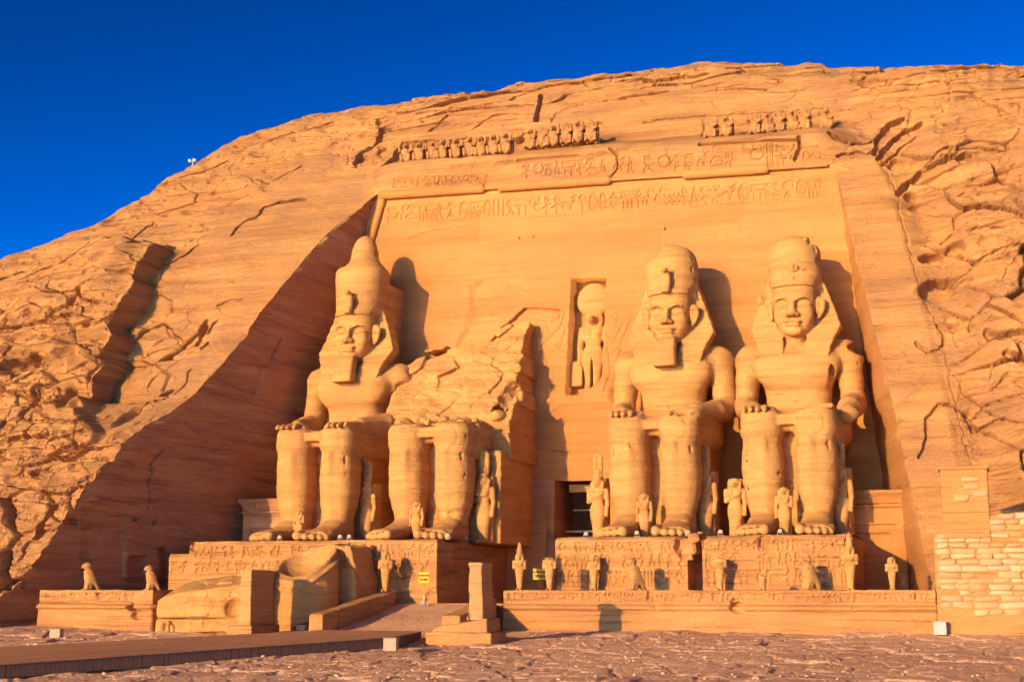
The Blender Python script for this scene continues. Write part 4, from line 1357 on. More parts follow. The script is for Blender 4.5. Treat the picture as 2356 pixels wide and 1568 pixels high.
# the jagged rock left behind the broken king: a leaning fin against the facade
def fin():
    P = lambda x, y, Y: tuple(onY(x, y, Y)[[0, 2]] - np.array([-38.3, ZP]))
    poly = [P(900, 968, 104.5), P(905, 880, 105.5), P(960, 832, 107), P(1050, 806, 108), P(1110, 800, 108), P(1160, 752, 108), P(1203, 738, 107.5),
            P(1203, 800, 107), P(1198, 900, 106), P(1196, 1000, 105), P(1196, 1060, 104), P(1090, 1060, 103), P(1090, 980, 103)]
    v = Vol((-6.5, 0.0, -.2), (6.8, 15.2, 20.5), .13)
    PP = np.array(poly)
    def slab(x, y, z):
        d = poly_sd(x[:, 0, :], z[0, :, :], PP)[:, None, :]
        fr = 5.2 + .70 * np.maximum(z - 8.6, 0) - .25 * np.abs(np.sin(z * .9 + x * .5)) * (z > 9)
        return np.maximum(np.maximum(d, fr - y), y - 15.1)
    v.add(slab, (PP[:, 0].min(), 4.5, PP[:, 1].min()), (PP[:, 0].max(), 15.1, PP[:, 1].max()))
    for c_, r_ in (((5.2, 9.5, 14.5), (.9, 1.6, 1.2)), ((4.6, 8.0, 12.0), (.8, 1.5, .9)), ((5.6, 11.2, 17.0), (.6, 1.2, 1.3)), ((3.9, 7.2, 10.3), (.7, 1.2, .5))):
        v.ell(c_, r_, .1, sub=True)
    def chop(V, x, y, z):
        w = .55 * fbm(x * .35, y * .3, z * .3, 4, 410) + .3 * fbm(x * 1.1, y, z, 3, 411)
        o, _j = facets((x + 0 * z)[:, 0, :] * .5, (z + 0 * x)[:, 0, :] * .5, 417, .8)
        return V + (w * .5 + .42 * o[:, None, :]) * (z > 8.5)
    v.mod(chop)
    v.box((1.6, 3.4, -.1), (4.85, 14.8, 6.9), .12, .1)
    # thigh and lap side of the broken seat, running back to the wall
    v.box((1.2, 2.2, 6.2), (3.5, 14.8, 9.0), .25, .3)
    v.box((-3.2, 5.0, 7.4), (2.0, 14.8, 9.3), .4, .6)
    v.ell((4.2, 7.5, 12.6), (.9, .9, 1.9), .3, sub=True)
    v.ell((4.0, 6.8, 10.5), (.7, .9, 1.3), .3, sub=True)
    v.ell((3.9, 5.6, 9.8), (.6, .8, .5), .2)
    me = v.mesh('torn_rock', M_stat, .10, 1.6, 415, .05)
    me.polygons.foreach_set('use_smooth', np.zeros(len(me.polygons), bool))
    return me
part('torn_rock', fin(), broken, 'ragged wedge of rock rising to a point')
rb = np.random.default_rng(8)
def rubble_me(r, seed):
    v = Vol((-r * 1.3,) * 3, (r * 1.3,) * 3, r / 7)
    v.ell((0, 0, 0), (r, r * .8, r * .62))
    v.box((-r * .8, -r * .6, -r * .5), (r * .7, r * .6, r * .4), r * .1, r * .1)
    return v.mesh('rubble', M_stat, r * .22, 1.6 / r, seed)
RM = [rubble_me(.34, 500 + i) for i in range(3)]
for i, (x, u, z) in enumerate(((-1.2, 1.2, 9.15), (-.5, 1.0, 9.1), (.2, 1.4, 9.1), (-.1, .8, 8.95), (.9, 1.8, 9.3), (2.4, 1.2, 9.0), (3.1, 2.5, 9.2), (-2.3, .6, 9.0), (1.6, 2.6, 9.4))):
    o = part('rubble', RM[i % 3], broken)
    o.location = (x, u, z)
    o.rotation_euler = (0, 0, i * 1.7)
    o.scale = (rb.uniform(.6, 1.2),) * 3

# ------------------------------------------------------------------ smaller statues
def figure_vol(kind, H=6.0):
    """standing figure, height H without crown, facing -y, feet at z=0"""
    v = Vol((-.34 * H, -.32 * H, -.02 * H), (.34 * H, .56 * H, 1.5 * H), H / 95)
    S = lambda *a: tuple(c * H for c in a)
    if kind in ('queen', 'prince', 'princess'):
        K = np.array([.0, .06, .25, .42, .52, .60, .70, .78, .83]) * H
        v.loft(2, K, 0, 0, np.array([.085, .085, .10, .128, .125, .095, .115, .135, .07]) * H, np.array([.085, .075, .085, .095, .09, .075, .085, .08, .06]) * H, 2.3)
        for s in (-1, 1):
            v.cone(S(s * .05, -.02, .03), S(s * .055, -.13, .018), .036 * H, .026 * H, .02 * H)
            v.ell(S(s * .055, -.075, .735), S(.045, .04, .045), .03 * H)
            if kind == 'queen' and s == -1 or kind == 'princess' and s == 1:
                v.cone(S(s * .145, 0, .79), S(s * .15, -.01, .62), .042 * H, .034 * H, .03 * H)
                v.cone(S(s * .15, -.01, .62), S(-s * .02, -.09, .70), .034 * H, .026 * H, .02 * H)
            else:
                v.cone(S(s * .145, 0, .79), S(s * .165, .0, .58), .042 * H, .034 * H, .03 * H)
                v.cone(S(s * .165, 0, .58), S(s * .16, -.03, .42), .034 * H, .026 * H, .02 * H)
                v.ell(S(s * .16, -.03, .40), S(.03, .035, .04), .02 * H)
        v.box(S(-.12, .06, -.01), S(.12, .26, .95 if kind != 'queen' else 1.0), .01 * H, .03 * H)     # back slab
    elif kind == 'osiris':
        K = np.array([0, .05, .2, .4, .55, .68, .77, .83]) * H
        v.loft(2, K, 0, 0, np.array([.075, .07, .085, .11, .125, .15, .155, .06]) * H, np.array([.07, .07, .08, .09, .09, .10, .09, .06]) * H, 2.3)
        for s in (-1, 1):
            v.cone(S(s * .045, -.02, .03), S(s * .05, -.13, .02), .04 * H, .03 * H, .02 * H)
            v.cone(S(s * .15, 0, .76), S(s * .155, -.03, .60), .045 * H, .038 * H, .03 * H)
            v.cone(S(s * .155, -.03, .60), S(-s * .05, -.11, .68), .038 * H, .03 * H, .02 * H)
        v.box(S(-.07, .06, -.01), S(.07, .14, .86), .01 * H, .03 * H)
    elif kind == 'falcon':
        v.loft(2, np.array([.0, .1, .25, .45, .62, .74, .82]) * H, 0, np.array([.03, .05, .06, .03, 0, -.01, -.03]) * H, np.array([.10, .13, .165, .19, .18, .13, .11]) * H, np.array([.10, .14, .18, .19, .16, .12, .11]) * H, 2.1)
        v.ell(S(0, -.06, .87), S(.15, .18, .13), .05 * H)
        v.cone(S(0, -.20, .88), S(0, -.27, .80), .055 * H, .02 * H, .03 * H)
        v.cone(S(0, .10, .42), S(0, .40, .03), .15 * H, .08 * H, .05 * H, flat=(1, .8, 1))
        for s in (-1, 1):
            v.cone(S(s * .17, .0, .66), S(s * .12, .32, .10), .09 * H, .04 * H, .04 * H, flat=(.6, 1.7, 1))
            v.cone(S(s * .085, -.04, .22), S(s * .085, -.08, .03), .075 * H, .055 * H, .04 * H)
            v.ell(S(s * .085, -.15, .025), S(.055, .08, .03), .02 * H)
            v.ell(S(s * .07, -.15, .90), S(.03, .02, .022), .01 * H)
        return v
    # head with long wig
    v.cone(S(0, 0, .80), S(0, -.01, .88), .055 * H, .05 * H, .03 * H)
    v.ell(S(0, -.025, .905), S(.068, .08, .085), .02 * H)
    v.ell(S(0, .005, .925), S(.092, .092, .08), .02 * H)
    for s in (-1, 1):
        v.cone(S(s * .085, .0, .92), S(s * .085, -.055, .76), .036 * H, .03 * H, .02 * H, flat=(1, 1, 1))
        v.ell(S(s * .03, -.093, .915), S(.014, .012, .009), 0, sub=True)
    v.ell(S(0, -.105, .895), S(.014, .022, .026), .01 * H)
    v.ell(S(0, -.1, .865), S(.022, .014, .008), .008 * H)
    if kind == 'queen':            # tall double plume on a modius
        v.loft(2, np.array([.985, 1.03]) * H, 0, 0, .08 * H, .08 * H, 2)
        for s in (-1, 1):
            v.loft(2, np.array([1.02, 1.15, 1.32, 1.38]) * H, np.array([.036, .043, .045, .02]) * s * H, .02 * H, np.array([.035, .045, .042, .02]) * H, .03 * H, 2.3, .008 * H)
        v.ell(S(0, -.02, 1.09), S(.055, .025, .055), .01 * H)
    elif kind == 'osiris':         # white crown between two plumes
        v.loft(2, np.array([.96, 1.02, 1.12, 1.22, 1.28]) * H, 0, .01 * H, np.array([.085, .085, .065, .042, .02]) * H, np.array([.085, .085, .065, .042, .02]) * H, 2, .01 * H)
        v.loft(2, np.array([.80, .86]) * H, 0, -.10 * H, .022 * H, .022 * H, 2.5, .005 * H)
    return v

_fig = {}
def figure(kind, H=6.0, cut=None, seed=0):
    v = figure_vol(kind, H)
    if cut:
        cut(v, H)
    return v.mesh(kind + '_statue', M_stat, .012 * H / 3, 4.0 / H * 1.5, seed)

def place(kind, me, label, cat, X, Y, z, rot=0.0, scale=1.0, group=None):
    name = {'queen': 'queen_statue', 'prince': 'prince_statue', 'princess': 'princess_statue', 'osiris': 'king_statue', 'falcon': 'falcon_statue'}[kind]
    o = solo(name, me, label, cat, (X, Y, z), rot, group)
    o.scale = (scale,) * 3 if np.isscalar(scale) else scale
    return o
ME_Q, ME_P, ME_PS = figure('queen', 4.6, None, 1), figure('prince', 3.0, None, 2), figure('princess', 3.0, None, 3)
def nocrown(v, H):
    v.box((-H, -H, .99 * H), (H, H, 2 * H), .0, .02, sub=True)
ME_Q2 = figure('queen', 4.6, nocrown, 4)
GQ, GP = 'queens standing beside the giant legs', 'small royal children between the giant shins'
# (picture x of the figure, label...)
def at_ped(x, y, u):
    p = onY(x, y, YS + u)
    return p[0], YS + u
for me, x, H, u, rot, lab in ((ME_Q, 842, 1.0, 3.0, .25, 'tall plumed queen in the narrow slot right of the knobbed-crown king'),
                              (ME_Q, 1112, 1.08, 2.6, .1, 'large plumed queen at the right side of the broken king'),
                              (ME_Q, 1376, .98, 1.6, .1, 'plumed queen at the doorway corner, left of the bearded king beside the door'),
                              (ME_Q, 1624, 1.06, 2.8, .2, 'slim plumed queen in the shadowed gap right of the bearded king beside the door'),
                              (ME_Q2, 1693, .92, 1.4, 0, 'pale queen without plumes left of the beardless king'),
                              (ME_Q, 1936, 1.06, 2.6, .2, 'slim plumed queen at the far right side of the beardless king')):
    X, Y = at_ped(x, 1235, u)
    place('queen', me, lab, 'statue', X, Y, ZP, -rot, H * 1.0, GQ)
for me, x, s, lab in ((ME_PS, 690, .82, 'small figure with one arm bent, between the shins of the king with the knobbed crown'),
                      (ME_P, 960, .98, 'small standing figure between the shins of the broken king'),
                      (ME_P, 1484, 1.05, 'small kilted figure between the shins of the bearded king by the door'),
                      (ME_PS, 1806, 1.12, 'small figure between the shins of the beardless king')):
    X, Y = at_ped(x, 1222, -.6)
    place('princess' if me is ME_PS else 'prince', me, lab, 'statue', X, Y - .2, ZP, 0, s, GP)

# falcon-headed sun god in the niche
def god():
    v = figure_vol('prince', 5.6)
    H = 5.6
    v.box((-H, .075 * H, -1), (H, H, 2 * H), 0, .02, sub=True)
    v.ell((0, -.12 * H, .885 * H), (.05 * H, .10 * H, .045 * H), .03 * H)
    v.ell((0, -.02 * H, 1.14 * H), (.205 * H, .10 * H, .205 * H), .02 * H)
    v.box((-.30 * H, -.02 * H, .13 * H), (-.13 * H, .08 * H, .42 * H), .03, .05)
    v.box((.13 * H, -.02 * H, .13 * H), (.30 * H, .08 * H, .42 * H), .03, .05)
    v.ell((0, -.02 * H, .1 * H), (.018 * H, .3 * H, .34 * H), .02 * H, sub=True)
    return v.mesh('god_statue', M_stat, .02, 1.5, 5)
pz = onF(1352, 906)
X, Z = pz[0], pz[2]
p_top = onF(1352, 645)
sc = (p_top[2] - Z) / (1.345 * 5.6)
o = solo('god_statue', god(), 'falcon-headed standing god with sun disc, in the tall niche over the doorway', 'statue', (X + .15, yfac(Z) + .95, Z - .1))
o.scale = (sc * .96, sc * .8, sc)
o.rotation_euler = (-.10, 0, 0)

# ------------------------------------------------------------------ baboons of the frieze
def baboon(worn, seed):
    v = Vol((-1.0, -.75, -.05), (1.0, .85, 2.3), .05)
    v.ell((0, .1, .75), (.55, .5, .75))
    v.ell((0, .0, 1.25), (.50, .42, .45), .2)
    v.ell((0, -.12, 1.75), (.34, .36, .32), .1)
    v.cone((0, -.3, 1.68), (0, -.55, 1.58), .2, .15, .08)
    for s in (-1, 1):
        v.cone((s * .42, -.2, .2), (s * .48, -.3, .75), .2, .22, .1)
        v.cone((s * .40, -.35, .1), (s * .40, -.55, .08), .15, .12, .08)
        v.cone((s * .48, -.05, 1.3), (s * .68, -.35, 1.25), .16, .13, .1)
        v.cone((s * .68, -.35, 1.25), (s * .72, -.35, 1.75), .13, .11, .06)
    v.box((-.7, .3, -.05), (.7, .8, 1.6), .1, .2)
    if worn:
        rng = np.random.default_rng(seed)
        for _ in range(3):
            v.ell((rng.uniform(-.6, .6), -.55, rng.uniform(.4, 2.0)), (.5, .4, .5), .15, sub=True)
    return v.mesh('baboon', M_cliff, .05 + .05 * worn, 2.0, seed)
BB = [baboon(0, 1), baboon(1, 2), baboon(1, 3)]
def on_cliff(x, y, Y):
    p = onY(x, y, Y)
    return p
xs_b = [(938, 380, 0), (968, 377, 0), (1000, 374, 0), (1022, 372, 0), (1052, 370, 0), (1084, 366, 0), (1110, 364, 0), (1138, 361, 0), (1166, 358, 0),
        (1222, 347, 2), (1250, 343, 1), (1275, 340, 0), (1305, 336, 1), (1332, 333, 2), (1362, 330, 1)]
xs_r = [(1632, 316, 1), (1668, 312, 2), (1735, 306, 1), (1765, 303, 2), (1790, 301, 1), (1822, 299, 2), (1848, 296, 1), (1900, 294, 2)]
rbb = np.random.default_rng(3)
for i, (x, y, k) in enumerate(xs_b + xs_r):
    Yb = 112.9 if x < 1400 else 112.75
    p = onY(x, y, Yb)
    o = part('baboon', BB[k], fac)
    o.location = (p[0] + 30, p[1] - 108 + (-.45 if x < 1400 else .38), p[2] - 2.4)
    o.scale = (.82 * rbb.uniform(.92, 1.08), .95, (.92 if x < 1400 else .86) * rbb.uniform(.95, 1.05))
    o.rotation_euler = (0, 0, rbb.uniform(-.12, .12))
# ------------------------------------------------------------------ carved blocks: a strip of wall round three sides with a top
def block(name, x0, x1, y0, y1, z0, z1, mat, h=.055, profile=None, text=(), side_text=(), rough=.05, wear=.15, seed=0, notch=None):
    ny, nx, nz = max(3, int((y1 - y0) / (h * 2.2))), max(3, int((x1 - x0) / h)), max(4, int((z1 - z0) / h))
    ly, lx = np.linspace(y1, y0, ny)[:-1], np.linspace(x0, x1, nx)
    px = np.concatenate([np.full(ny - 1, x0), lx, np.full(ny - 1, x1)])
    py = np.concatenate([ly, np.full(nx, y0), ly[::-1]])
    nxv = np.concatenate([np.full(ny - 1, -1.0), np.zeros(nx), np.full(ny - 1, 1.0)])
    nyv = np.concatenate([np.zeros(ny - 1), np.full(nx, -1.0), np.zeros(ny - 1)])
    zz_ = np.linspace(z0, z1, nz)
    Xb, Zb = np.meshgrid(px, zz_)
    Yb, _ = np.meshgrid(py, zz_)
    H = rough * fbm(Xb * .5, Yb * .5, Zb * .8, 4, seed) + rough * .8 * fbm(Xb * .1, Yb * .1, Zb * 2.2, 3, seed + 1) + .012 * fbm(Xb * 3, Yb * 3, Zb * 3, 2, seed + 2)
    w_ = wear * (1 + 1.6 * fbm(Xb * .6, Yb * .6, 0 * Zb, 3, seed + 3))
    H -= np.maximum(w_, .02) * sstep(z1 - .35, z1, Zb) ** 2
    fr = slice(ny - 1, ny - 1 + nx)
    if profile is not None:
        H += np.interp(Zb, *profile)
    for (xa, xb, za, hh, sd_) in text:
        Hs = np.ascontiguousarray(H[:, fr])
        carve_text(Hs, Xb[:, fr], Zb[:, fr], (xa, za), (xb, za), hh, hh, sd_, width=.05, depth=.17, skip=.04)
        H[:, fr] = Hs
    rs = slice(ny - 1 + nx, None)
    for (ya, yb, za, hh, sd_) in side_text:
        Hs = np.ascontiguousarray(H[:, rs])
        carve_text(Hs, Yb[:, rs], Zb[:, rs], (ya, za), (yb, za), hh, hh, sd_, width=.06, depth=.14, skip=.06)
        H[:, rs] = Hs
    if notch is not None:
        for cx, cz, rx_, rz_, dd in notch:
            r = np.hypot((Xb - cx) / rx_, (Zb - cz) / rz_) + .35 * fbm(Xb * 1.3, Zb * 1.3, 0 * Zb, 3, seed + 6)
            H[:, fr] -= (dd * sstep(1.1, .6, r))[:, fr]
    VX, VY = Xb + H * nxv, Yb + H * nyv
    VZ = Zb.copy()
    VZ[-1] += .06 * fbm(px * .8, py * .8, 0 * px, 3, seed + 4)
    nr_, nc_ = VX.shape
    V = np.stack([VX, VY, VZ], -1).reshape(-1, 3)
    F = grid_faces(nr_, nc_)
    # top: fan rows from the front edge back
    base = len(V)
    tf = VX[-1, fr], VY[-1, fr], VZ[-1, fr]
    rows = [np.arange((nr_ - 1) * nc_ + ny - 1, (nr_ - 1) * nc_ + ny - 1 + nx)]
    add = []
    ysr = np.concatenate([[.15, .4, .8], np.linspace(1.4, y1 - y0 + .05, max(2, int((y1 - y0) / .5)))])
    ysr = ysr[ysr <= y1 - y0 + .06]
    for d in ysr:
        yy = VY[-1, fr] + d
        add.append(np.stack([tf[0], yy, tf[2].mean() + .05 * fbm(tf[0] * .7, yy * .7, 0 * yy, 3, seed + 4) + 0 * yy], 1))
        rows.append(base + np.arange(nx)); base += nx
    V = np.concatenate([V] + add)
    R = np.stack(rows)
    Ft = np.stack([R[:-1, :-1], R[:-1, 1:], R[1:, 1:], R[1:, :-1]], -1).reshape(-1, 4)
    return mk_mesh(name, V, np.concatenate([F, Ft]), mat)

def bx(x, Y, y=1357):
    return onY(x, y, Y)[0]

M_ped = sandstone('pedestal_sandstone', [(.40, .18, .054), (.51, .235, .07), (.56, .27, .084), (.43, .18, .066)], 1.0, .45, 1.5, .0, chips=.3)
PF_ = 92.1
xa, xb = bx(432, PF_), bx(1004, PF_)
solo('pedestal', block('pedestal', xa, xb, PF_, 109, .6, ZP, M_ped, profile=([0.6, 5.1, 5.3, 5.95], [.0, 0, .06, .06]),
     text=[(xa + .5, xb - .3, 4.75, .8, 21), (xa + .6, xb - 4.2, 3.65, .85, 22), (xb - 3.8, xb - .3, 3.0, 1.5, 23)],
     side_text=[(PF_ + .3, PF_ + 11, 4.6, .9, 24), (PF_ + .3, PF_ + 11, 3.2, 1.2, 25)], seed=600, wear=.22,
     notch=[(xb - .2, 1.6, .8, .9, .3), (xa + .2, 5.8, .9, .6, .5), (xb - 2, 2.0, 1.3, .5, .15)]),
     'long inscribed pedestal under the two left colossi, behind the fallen blocks', 'pedestal')
xs0 = bx(386, PF_ + .3)
zt = onY(400, 1273, PF_ + .3)[2]
solo('step_block', block('step_block', xs0, xa - .02, PF_ + .3, 99, .6, zt, M_ped, seed=610, text=[(xs0 + .2, xa - .2, 3.6, .9, 26)]),
     'lower end block at the left end of the long inscribed pedestal', 'stone block')
x0, x1 = bx(1278, PF_), bx(1583, PF_)
solo('pedestal', block('pedestal', x0, x1, PF_, 109, 2.3, ZP, M_ped, profile=([2.3, 5.0, 5.2, 5.95], [.0, 0, .05, .05]),
     text=[(x0 + .3, x1 - .6, 4.95, .65, 31), (x0 + .2, x1 - .5, 3.85, .95, 32), (x0 + .2, x1 - .2, 2.75, .95, 33)], seed=620, wear=.25,
     notch=[(x1, 5.3, .8, 1.1, .6), (x0 + .1, 3.6, .35, 1.1, .25)]), 'inscribed pedestal under the bearded king beside the doorway', 'pedestal')
x2, x3 = bx(1617, PF_), bx(1966, PF_)
solo('pedestal', block('pedestal', x2, x3, PF_, 109, 2.3, ZP, M_ped, profile=([2.3, 5.0, 5.2, 5.95], [.0, 0, .05, .05]),
     text=[(x2 + .3, x3 - .4, 4.95, .65, 34), (x2 + .2, x3 - .5, 3.85, .95, 35), (x2 + .2, x3 - .2, 2.75, .95, 36)], seed=630, wear=.25,
     notch=[(x2 + 4, 5.5, .5, .5, .35), (x2, 5.6, .5, .5, .4), (x3 - .1, 5.4, .4, .5, .3)]), 'inscribed pedestal under the beardless king, at the right end', 'pedestal')
v = Vol((-.9, -.3, -.2), (1.0, 3.5, 2.2), .07)
v.box((-.6, .2, .2), (.35, 1.9, 1.2), .08); v.box((-.3, .1, .95), (.62, 1.7, 1.62), .06, .08); v.box((-.35, .3, -.2), (.05, 1.2, .5), .05, .1); v.ell((-.65, 0, .9), (.3, .5, .5), .05, sub=True)
v.mod(lambda V, x, y, z: V + .14 * facets((x + .5 * y) * 1.2 + 0 * z, z * 1.3 + 0 * x + 0 * y, 645, .8)[0])
solo('broken_block', v.mesh('broken_block', M_ped, .12, 1.6, 640), 'ragged lump of stone wedged high in the gap between the two right pedestals', 'stone block', ((x1 + x2) / 2 - .25, PF_ - .1, 4.55))
m = MB().box((x1 - .1, PF_ + 2.6, 2.3), (x2 + .1, PF_ + 9, 5.7))
solo('gap_fill', m.mesh('gap_fill', M_dark), 'dark recessed masonry deep in the gap between the two right pedestals', 'masonry')
v = Vol((-1.2, -.3, -.1), (.6, 1.2, 3.2), .08)
v.cone((0, .3, 0), (0, .3, 1.0), .5, .45, .1); v.cone((0, .3, 1.0), (-.1, .3, 2.9), .42, .12, .1)

# terraces
TP = ([-.4, .2, 1.0, 1.12, 1.20, 1.30, 1.40, 1.48, 1.56, 1.64, 1.70, 2.4], [.16, .14, .06, .02, .24, .32, .30, .16, -.06, -.08, .02, .03])
YT = 87.5
xt0, xt1 = bx(1158, YT), bx(2152, YT) - .02
rngt = np.random.default_rng(4)
solo('terrace', block('terrace', xt0, xt1, YT, 111, -.4, 2.4, M_ped, h=.055, profile=TP, text=[(xt0 + .3, xt1 - .4, 1.78, .42, 41)], seed=650, wear=.06, rough=.035,
     notch=[(bx(1695, YT), 1.35, .45, .35, .45), (bx(1690, YT), 1.65, .3, .25, .3), (bx(1490, YT), 2.1, .08, .4, .3), (bx(2105, YT), 2.1, .05, .3, .25), (bx(1510, YT), 1.35, .25, .12, .2), (bx(1960, YT), 1.4, .06, .2, .2)]),
     'long low terrace with rolled moulding running along the right half of the temple front', 'terrace')
YT2 = 82.6
xu0, xu1 = bx(92, YT2), bx(352, YT2)
solo('terrace', block('terrace', xu0, xu1, YT2, 92, -.4, 2.42, M_ped, h=.055, profile=TP, text=[(xu0 + .5, xu1 - 1.5, 1.8, .4, 42)], seed=660, wear=.12, rough=.05,
     notch=[(bx(306, YT2), 1.25, .35, .3, .6), (bx(225, YT2), 2.1, .3, .25, .3), (bx(318, YT2), .75, .5, .3, .4), (bx(270, YT2), 1.5, 1.6, .12, .2)]),
     'short broken terrace at the foot of the shaded wall, left of the fallen blocks', 'terrace')
m = MB().box((-57, 86, -.3), (xa + 3, 110, 2.36))
m2 = MB().box((xb - .3, 91.2, -.3), (xt0 + .1, 112, 1.52), bev=.05)
solo('landing', m2.mesh('landing', M_ped), 'flat stone landing at the head of the ramp, before the doorway', 'landing')
solo('terrace_floor', block('terrace_floor', -57.4, xa + 1.5, 88.5, 110, -.3, 2.34, M_ped, seed=670), 'raised floor behind the fallen blocks, at the foot of the shaded wall', 'terrace')

# ramp and its parapets
nx_, ny_ = 90, 140
RX, RYt = np.meshgrid(np.linspace(-38.0, -30.6, nx_), np.linspace(0, 1, ny_))
RYw = 79.6 + RYt * 11.8
RZ = -.35 + 1.85 * RYt + .03 * fbm(RX * .8, RYw * .8, 0 * RX, 4, 700) + .035 * (worley(RX * 1.5, RYw * .9, 701)[2] - .5)
rv = np.stack([RX, RYw, RZ], -1).reshape(-1, 3)
solo('ramp', mk_mesh('ramp', rv, grid_faces(ny_, nx_), M_ground), 'pebbly pinkish ramp rising to the landing between the low parapets', 'ramp')
def parapet(name, x0, x1, y0, y1, za, zb, lab, seed):
    v = Vol((x0 - .2, y0 - .3, -.3), (x1 + .2, y1 + .3, zb + .3), .07)
    def f(x, y, z):
        top = za + (zb - za) * (y - y0) / (y1 - y0)
        q = np.maximum(np.maximum(np.abs(x - (x0 + x1) / 2) - (x1 - x0) / 2, np.abs(y - (y0 + y1) / 2) - (y1 - y0) / 2), z - top)
        return q + .05 * fbm(x * .9, y * .9, z * .9, 3, seed)
    v.add(f, (x0, y0, -.3), (x1, y1, zb))
    for yj in np.arange(y0 + 2.3, y1, 2.4):
        v.box((x0 - .3, yj - .03, -.3), (x1 + .3, yj + .03, zb + 1), .0, .06, sub=True)
    solo(name, v.mesh(name, M_ped, .03, 1.5, seed), lab, 'wall')
parapet('parapet', -39.0, -38.02, 79.4, 91.0, .95, 2.35, 'low sloping stone parapet on the left side of the ramp', 710)
parapet('parapet', -30.58, -29.4, 80.4, 87.3, .9, 1.85, 'low sloping stone parapet between the ramp and the right terrace', 720)

# chapel fronts in the corners
def chapel(x0, x1, yf, zt_, lab, mat, seed):
    o = thing('chapel', lab, 'chapel', ((x0 + x1) / 2, yf, 2.4))
    L = lambda a, b: ((a[0] - (x0 + x1) / 2, a[1] - yf, a[2] - 2.4), (b[0] - (x0 + x1) / 2, b[1] - yf, b[2] - 2.4))
    hgt = zt_ - 2.4
    w = x1 - x0
    v = Vol((-w / 2 - .5, -.6, -.1), (w / 2 + .5, 6.5, hgt + .2), .08)
    v.box((-w / 2, 0, -.1), (w / 2, 6.4, hgt - 1.0), .04)
    v.box((-w / 2 + .7, -.5, -.1), (w / 2 - .7, .18, hgt - 2.4), .02, sub=True)
    v.box((-w / 2 + 1.1, -.5, -.1), (w / 2 - 1.1, .34, hgt - 3.0), .02, sub=True)
    v.cone((-w / 2, -.02, hgt - 1.1), (w / 2, -.02, hgt - 1.1), .14, .14, .03)
    part('wall', v.mesh('wall', mat, .05, 1.0, seed, .03), o)
    v = Vol((-w / 2 - .6, -.8, hgt - 1.1), (w / 2 + .6, 6.5, hgt + .2), .07)
    v.add(lambda x, y, z: np.maximum(np.maximum(np.abs(x) - w / 2 - .02 - .25 * np.clip((z - hgt + .95) / .7, 0, 1) ** 2, np.maximum(-y - .03 - .38 * np.clip((z - hgt + .95) / .7, 0, 1) ** 2, y - 6.4)), np.maximum(z - hgt, hgt - .95 - z)) + .012 * np.sin(x * 14) * (z < hgt - .3),
          (-w / 2 - .5, -.6, hgt - .95), (w / 2 + .5, 6.4, hgt))
    part('cornice', v.mesh('cornice', mat, .04, 1.2, seed + 1), o)
    return o
zt = onY(2000, 1127, 102)[2]
chapel(-9.0, xin_r(6) + .2126 * 6 + .1, 102, zt, 'sunlit corner chapel front with worn cornice, right of the last colossus', M_face, 730)
zt = onY(580, 1147, 102)[2]
chapel(bx(553, 102), bx(553, 102) + 4.5, 102, zt, 'shaded corner chapel front with cornice, left of the knobbed-crown king', M_dark, 740)

# ------------------------------------------------------------------ fallen fragments of the broken king
def frag_a():
    v = Vol((-3.9, -1.2, -.6), (3.9, 6.2, 4.6), .085)
    def f(x, y, z):
        top = 2.35 + .10 * (x + 3.2) + .28 * y - .5 * np.maximum(-x - 2.5, 0) - .25 * np.maximum(y - 3.4, 0)
        fr = .10 * (z - 1.0) ** 2 - .1 + .22 * np.maximum(x - .9, 0)
        d = np.maximum(np.maximum(fr - y, y - 5.8), np.maximum(np.maximum(-3.0 - .05 * z - x - .15 * y, x - 3.3 - .1 * z), z - top))
        o, j = facets(((x + .4 * y) * .45 + 0 * z), (z * .8 + .3 * y + 0 * x), 755, .7)
        return d + .20 * fbm(x * .4, y * .4, z * .5, 4, 751) + .10 * fbm(x * 1.3, y * 1.3, z * 1.8, 3, 752) + .22 * o * (x > .6) + .10 * sstep(.05, 0, j) * (x > -1)
    v.add(f, (-3.8, -.9, -.6), (3.8, 6, 4.5))
    v.ell((2.6, -.2, 1.7), (.7, 1.1, .8), .1, sub=True)
    v.ell((1.2, -.2, -.2), (1.9, .9, .35), .1, sub=True)
    v.ell((-2.0, -.35, .1), (.55, .7, .75), .08, sub=True)
    v.cone((-2.0, -.1, -.2), (-1.9, -.25, .65), .13, .16, .06)
    v.box((-3.4, -1.0, .9), (3.4, .25, 1.0), .02, .08, sub=True)
    return v.mesh('fallen_block', M_stat, .04, 1.6, 753, .05)
p = onY(450, 1440, 79.4)
solo('fallen_block', frag_a(), 'massive toppled block of the broken king, lying low with a sloping top', 'fallen block', (p[0] * 81.6 / 79.4, 81.6, -.35))
